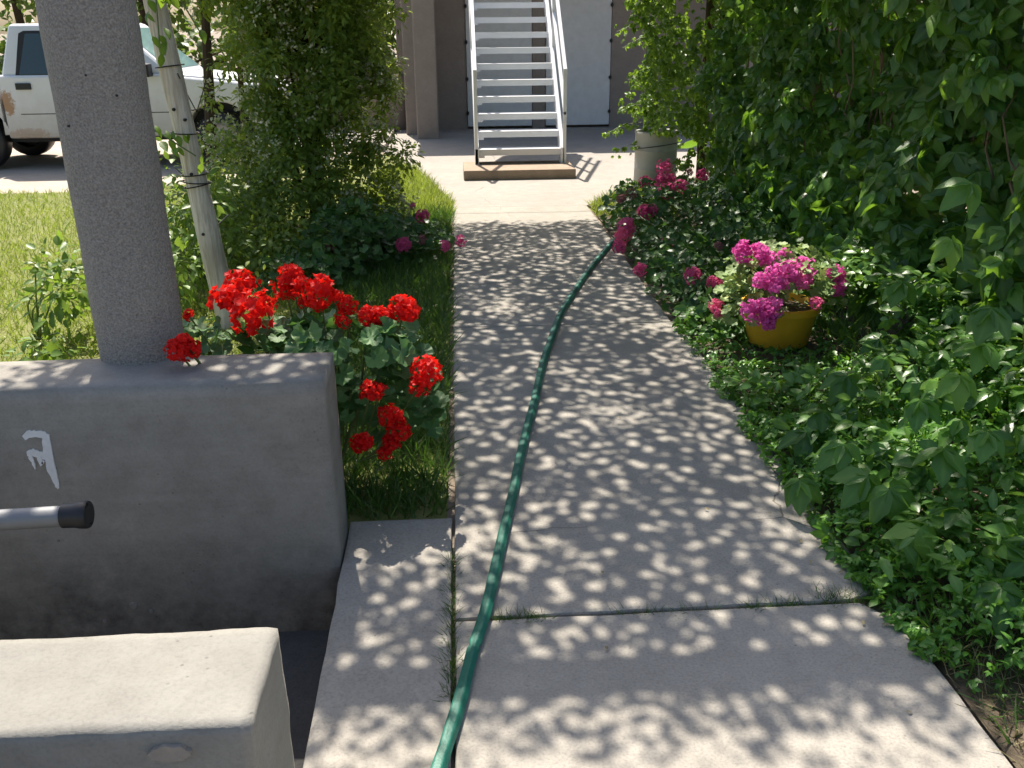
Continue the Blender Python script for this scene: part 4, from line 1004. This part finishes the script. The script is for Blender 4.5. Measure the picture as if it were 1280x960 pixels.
bush('low_shrub', 'low tangle of small leaves and cream flowers under the column shrub', 'shrub', (-1.55, 7.0, 0), [((-1.6, 7.0, .35), (.5, .5, .4), 1600), ((-1.35, 6.4, .2), (.45, .45, .22), 800), ((-2.1, 7.6, .2), (.4, .5, .25), 500)], (.035, .06), 'shrub')

# leaning whitewashed post with nails and wire
ps = thing('wooden_post', 'leaning whitewashed wooden post with wire ties beside the round pillar', 'post', (-1.38, 5.2, -0.1))
A, B = Vector((-1.345, 5.2, -0.1)), Vector((-1.525, 5.2, 1.75)); dv = (B - A)
pts = [A + dv * t for t in np.linspace(0, 1.75, 26)]
b = MB(); b.tube(pts, [.066 * (1 + .06 * fbm(i * .35, 2.0)) - .0007 * i for i in range(26)], 14)
for i, v in enumerate(b.v): q = Vector(v); b.v[i] = tuple(q + Vector((fbm(q.x * 9, q.z * 3, 1.), fbm(q.y * 9, q.z * 3, 4.), 0)) * .006)
P_(b.build('shaft', M['postwood'], None, True), ps)
def post_ring(z, tilt, r_=.073, a0=0, a1=2 * math.pi):
    c = A + dv * ((z - A.z) / dv.z)
    return [c + Vector((r_ * math.cos(t), r_ * math.sin(t), tilt * math.cos(t))) for t in np.linspace(a0, a1, 22)]
for z, tl in ((.86, .004), (.82, -.006), (.80, .012), (1.42, .008), (1.08, -.004)): P_(MB().tube(post_ring(z, tl), .0035, 5).build('wire_tie', M['iron']), ps)
for x, y in ((239, 218), (254, 293), (195, 50), (217, 137), (268, 365), (231, 150)):
    c = atY(x, y, 5.13); P_(MB().tube([c + Vector((0, .03, 0)), c, c + Vector((-.002, -.006, 0))], [.005, .009, .007], 8).build('nail', M['iron']), ps)
for a_, b_ in (((254, 293), (286, 268)), ((217, 137), (262, 134)), ((222, 92), (246, 140)), ((262, 80), (246, 140))):
    q0, q1 = atY(*a_, 5.125), atY(*b_, 5.5); P_(MB().tube([q0, q0.lerp(q1, .5) + Vector((0, 0, -.01)), q1], .0032, 5).build('wire', M['iron']), ps)
sg = thing('vine_sprig', 'green vine sprig hanging across the leaning post', 'vine', atY(190, -60, 5.05))
rt = atY(190, -60, 5.05)
for k, seq in enumerate((((190, -60), (196, 10), (200, 60)), ((170, 150), (205, 170), (245, 195)), ((190, -60), (220, -10), (250, 40)))):
    q = [atY(x, y, 5.05) for x, y in seq]
    P_(MB().tube(catmull(q, 4), .004, 5).build('stem', M['stem']), sg)
    for j in range(16):
        t = random.random(); c = (q[0].lerp(q[1], t * 2) if t < .5 else q[1].lerp(q[2], t * 2 - 1)) + Vector((random.gauss(0, .03), random.gauss(0, .03), random.gauss(0, .025)))
        kk = random.randrange(3)
        place('leaf', temp_mesh('sprig_leaf_%d' % kk, T_OV4[kk], M['creeper_far']), c, (random.gauss(.2, .5), random.gauss(-.2, .4), -.7), (random.gauss(0, .5), -.6, .7), random.uniform(.05, .085), sg)

# ================================================================== TREES
def tree(name, label, loc, h, rx, rz, n, sz, trunk=.12, zc=None, mat='tree_leaf', clumps=34, low=None, group=None):
    t = thing(name, label, 'tree', loc, group); loc = Vector(loc)
    zc = zc or h - rz; b = MB()
    pts = [loc]; 
    for k in range(5): pts.append(pts[-1] + Vector((random.gauss(0, .05 * h / 5), random.gauss(0, .05 * h / 5), zc / 5)))
    b.tube(pts, [trunk * (1 - .13 * k) for k in range(6)], 8)
    C = []
    for k in range(clumps):
        d = rdir(1)[0] * random.random() ** .4; c = loc + Vector((d[0] * rx, d[1] * rx, zc + d[2] * rz))
        if low and c.z < loc.z + low: c.z = loc.z + low + random.random() * .3
        C.append(c)
        if k % 3 == 0: b.tube(catmull([pts[3].lerp(pts[5], random.random()), pts[5].lerp(c, .5) + Vector((0, 0, -.1)), c], 3), [trunk * .35 * (1 - .12 * q) for q in range(7)], 5)
    P_(b.build('trunk', M['bark'], None, True), t)
    ci = RNG.integers(0, clumps, n); P = np.array([C[i] for i in ci]) + RNG.normal(0, 1, (n, 3)) * np.array([rx, rx, rz]) * .16
    D = rdir(n) + np.array([0, 0, -.5]); Nn = rdir(n) * .7 + np.array([0, 0, .8])
    scatter('crown', T_OV, P, D, Nn, RNG.uniform(*sz, n), M[mat], t)
    return t
tree('young_tree', 'slim dark trunked young tree between truck and column shrub', (-2.12, 8.4, -.02), 4.2, 1.0, 1.15, 2600, (.06, .11), .06, 2.9, low=1.75)
tree('young_tree', 'thin sapling just behind the slim dark trunk', (-1.98, 9.0, -.02), 4.2, .8, 1.1, 1300, (.06, .11), .035, 3.0, low=1.9)
tree('young_tree', 'thin sapling close beside the column shrub, before the truck hood', (-1.82, 9.4, -.02), 4.2, .8, 1.1, 1300, (.06, .11), .035, 3.0, low=1.9)
bg = [(-13.5, 21, 6.5), (-10.2, 24, 7.5), (-7.0, 22.5, 6.5), (-4.2, 25, 8.0), (-1.9, 21.5, 6.0), (-16.5, 27, 8), (-2.9, 18.3, 4.6)]
for i, (x, y, h) in enumerate(bg):
    tree('background_tree', ['far leafy tree left of the white truck cab', 'far tree above the truck cab roof', 'far tree behind the round pillar', 'tall far tree behind the truck hood', 'far tree left of the brown columns', 'outermost far tree at the left edge', 'slender tree just over the low tan wall'][i],
         (x, y, -.02), h, h * .34, h * .36, 4200, (.13, .24), .14, h * .56, clumps=46, low=1.2, group='trees behind the driveway')
bush('background_hedge', 'far green hedge along the back of the driveway', 'hedge', (-9, 27, 0), [((-14, 27.5, 1.0), (3.5, .9, 1.3), 1500), ((-8.5, 27.5, 1.0), (3.5, .9, 1.1), 1500), ((-3.4, 27, 1.1), (3, .9, 1.3), 1500)], (.18, .34), 'tree_leaf', T_OV, 8, .04, 'bark')

# small litter on the concrete
for i in range(46):
    x = random.uniform(-.35, 1.2); y = random.uniform(1.7, 5.5); 
    if i % 2: x = random.choice((random.uniform(1.0, 1.21), random.uniform(-.06, .03)))
    o = place('fallen_leaf', temp_mesh('fallen_leaf_%d' % (i % 3), T_OV4[i % 3], M['grass_dry']), Vector((x, y, .009)), rdir(1)[0] * np.array([1, 1, .05]), (random.gauss(0, .15), random.gauss(0, .15), 1), random.uniform(.008, .02), None)
    o.parent = path
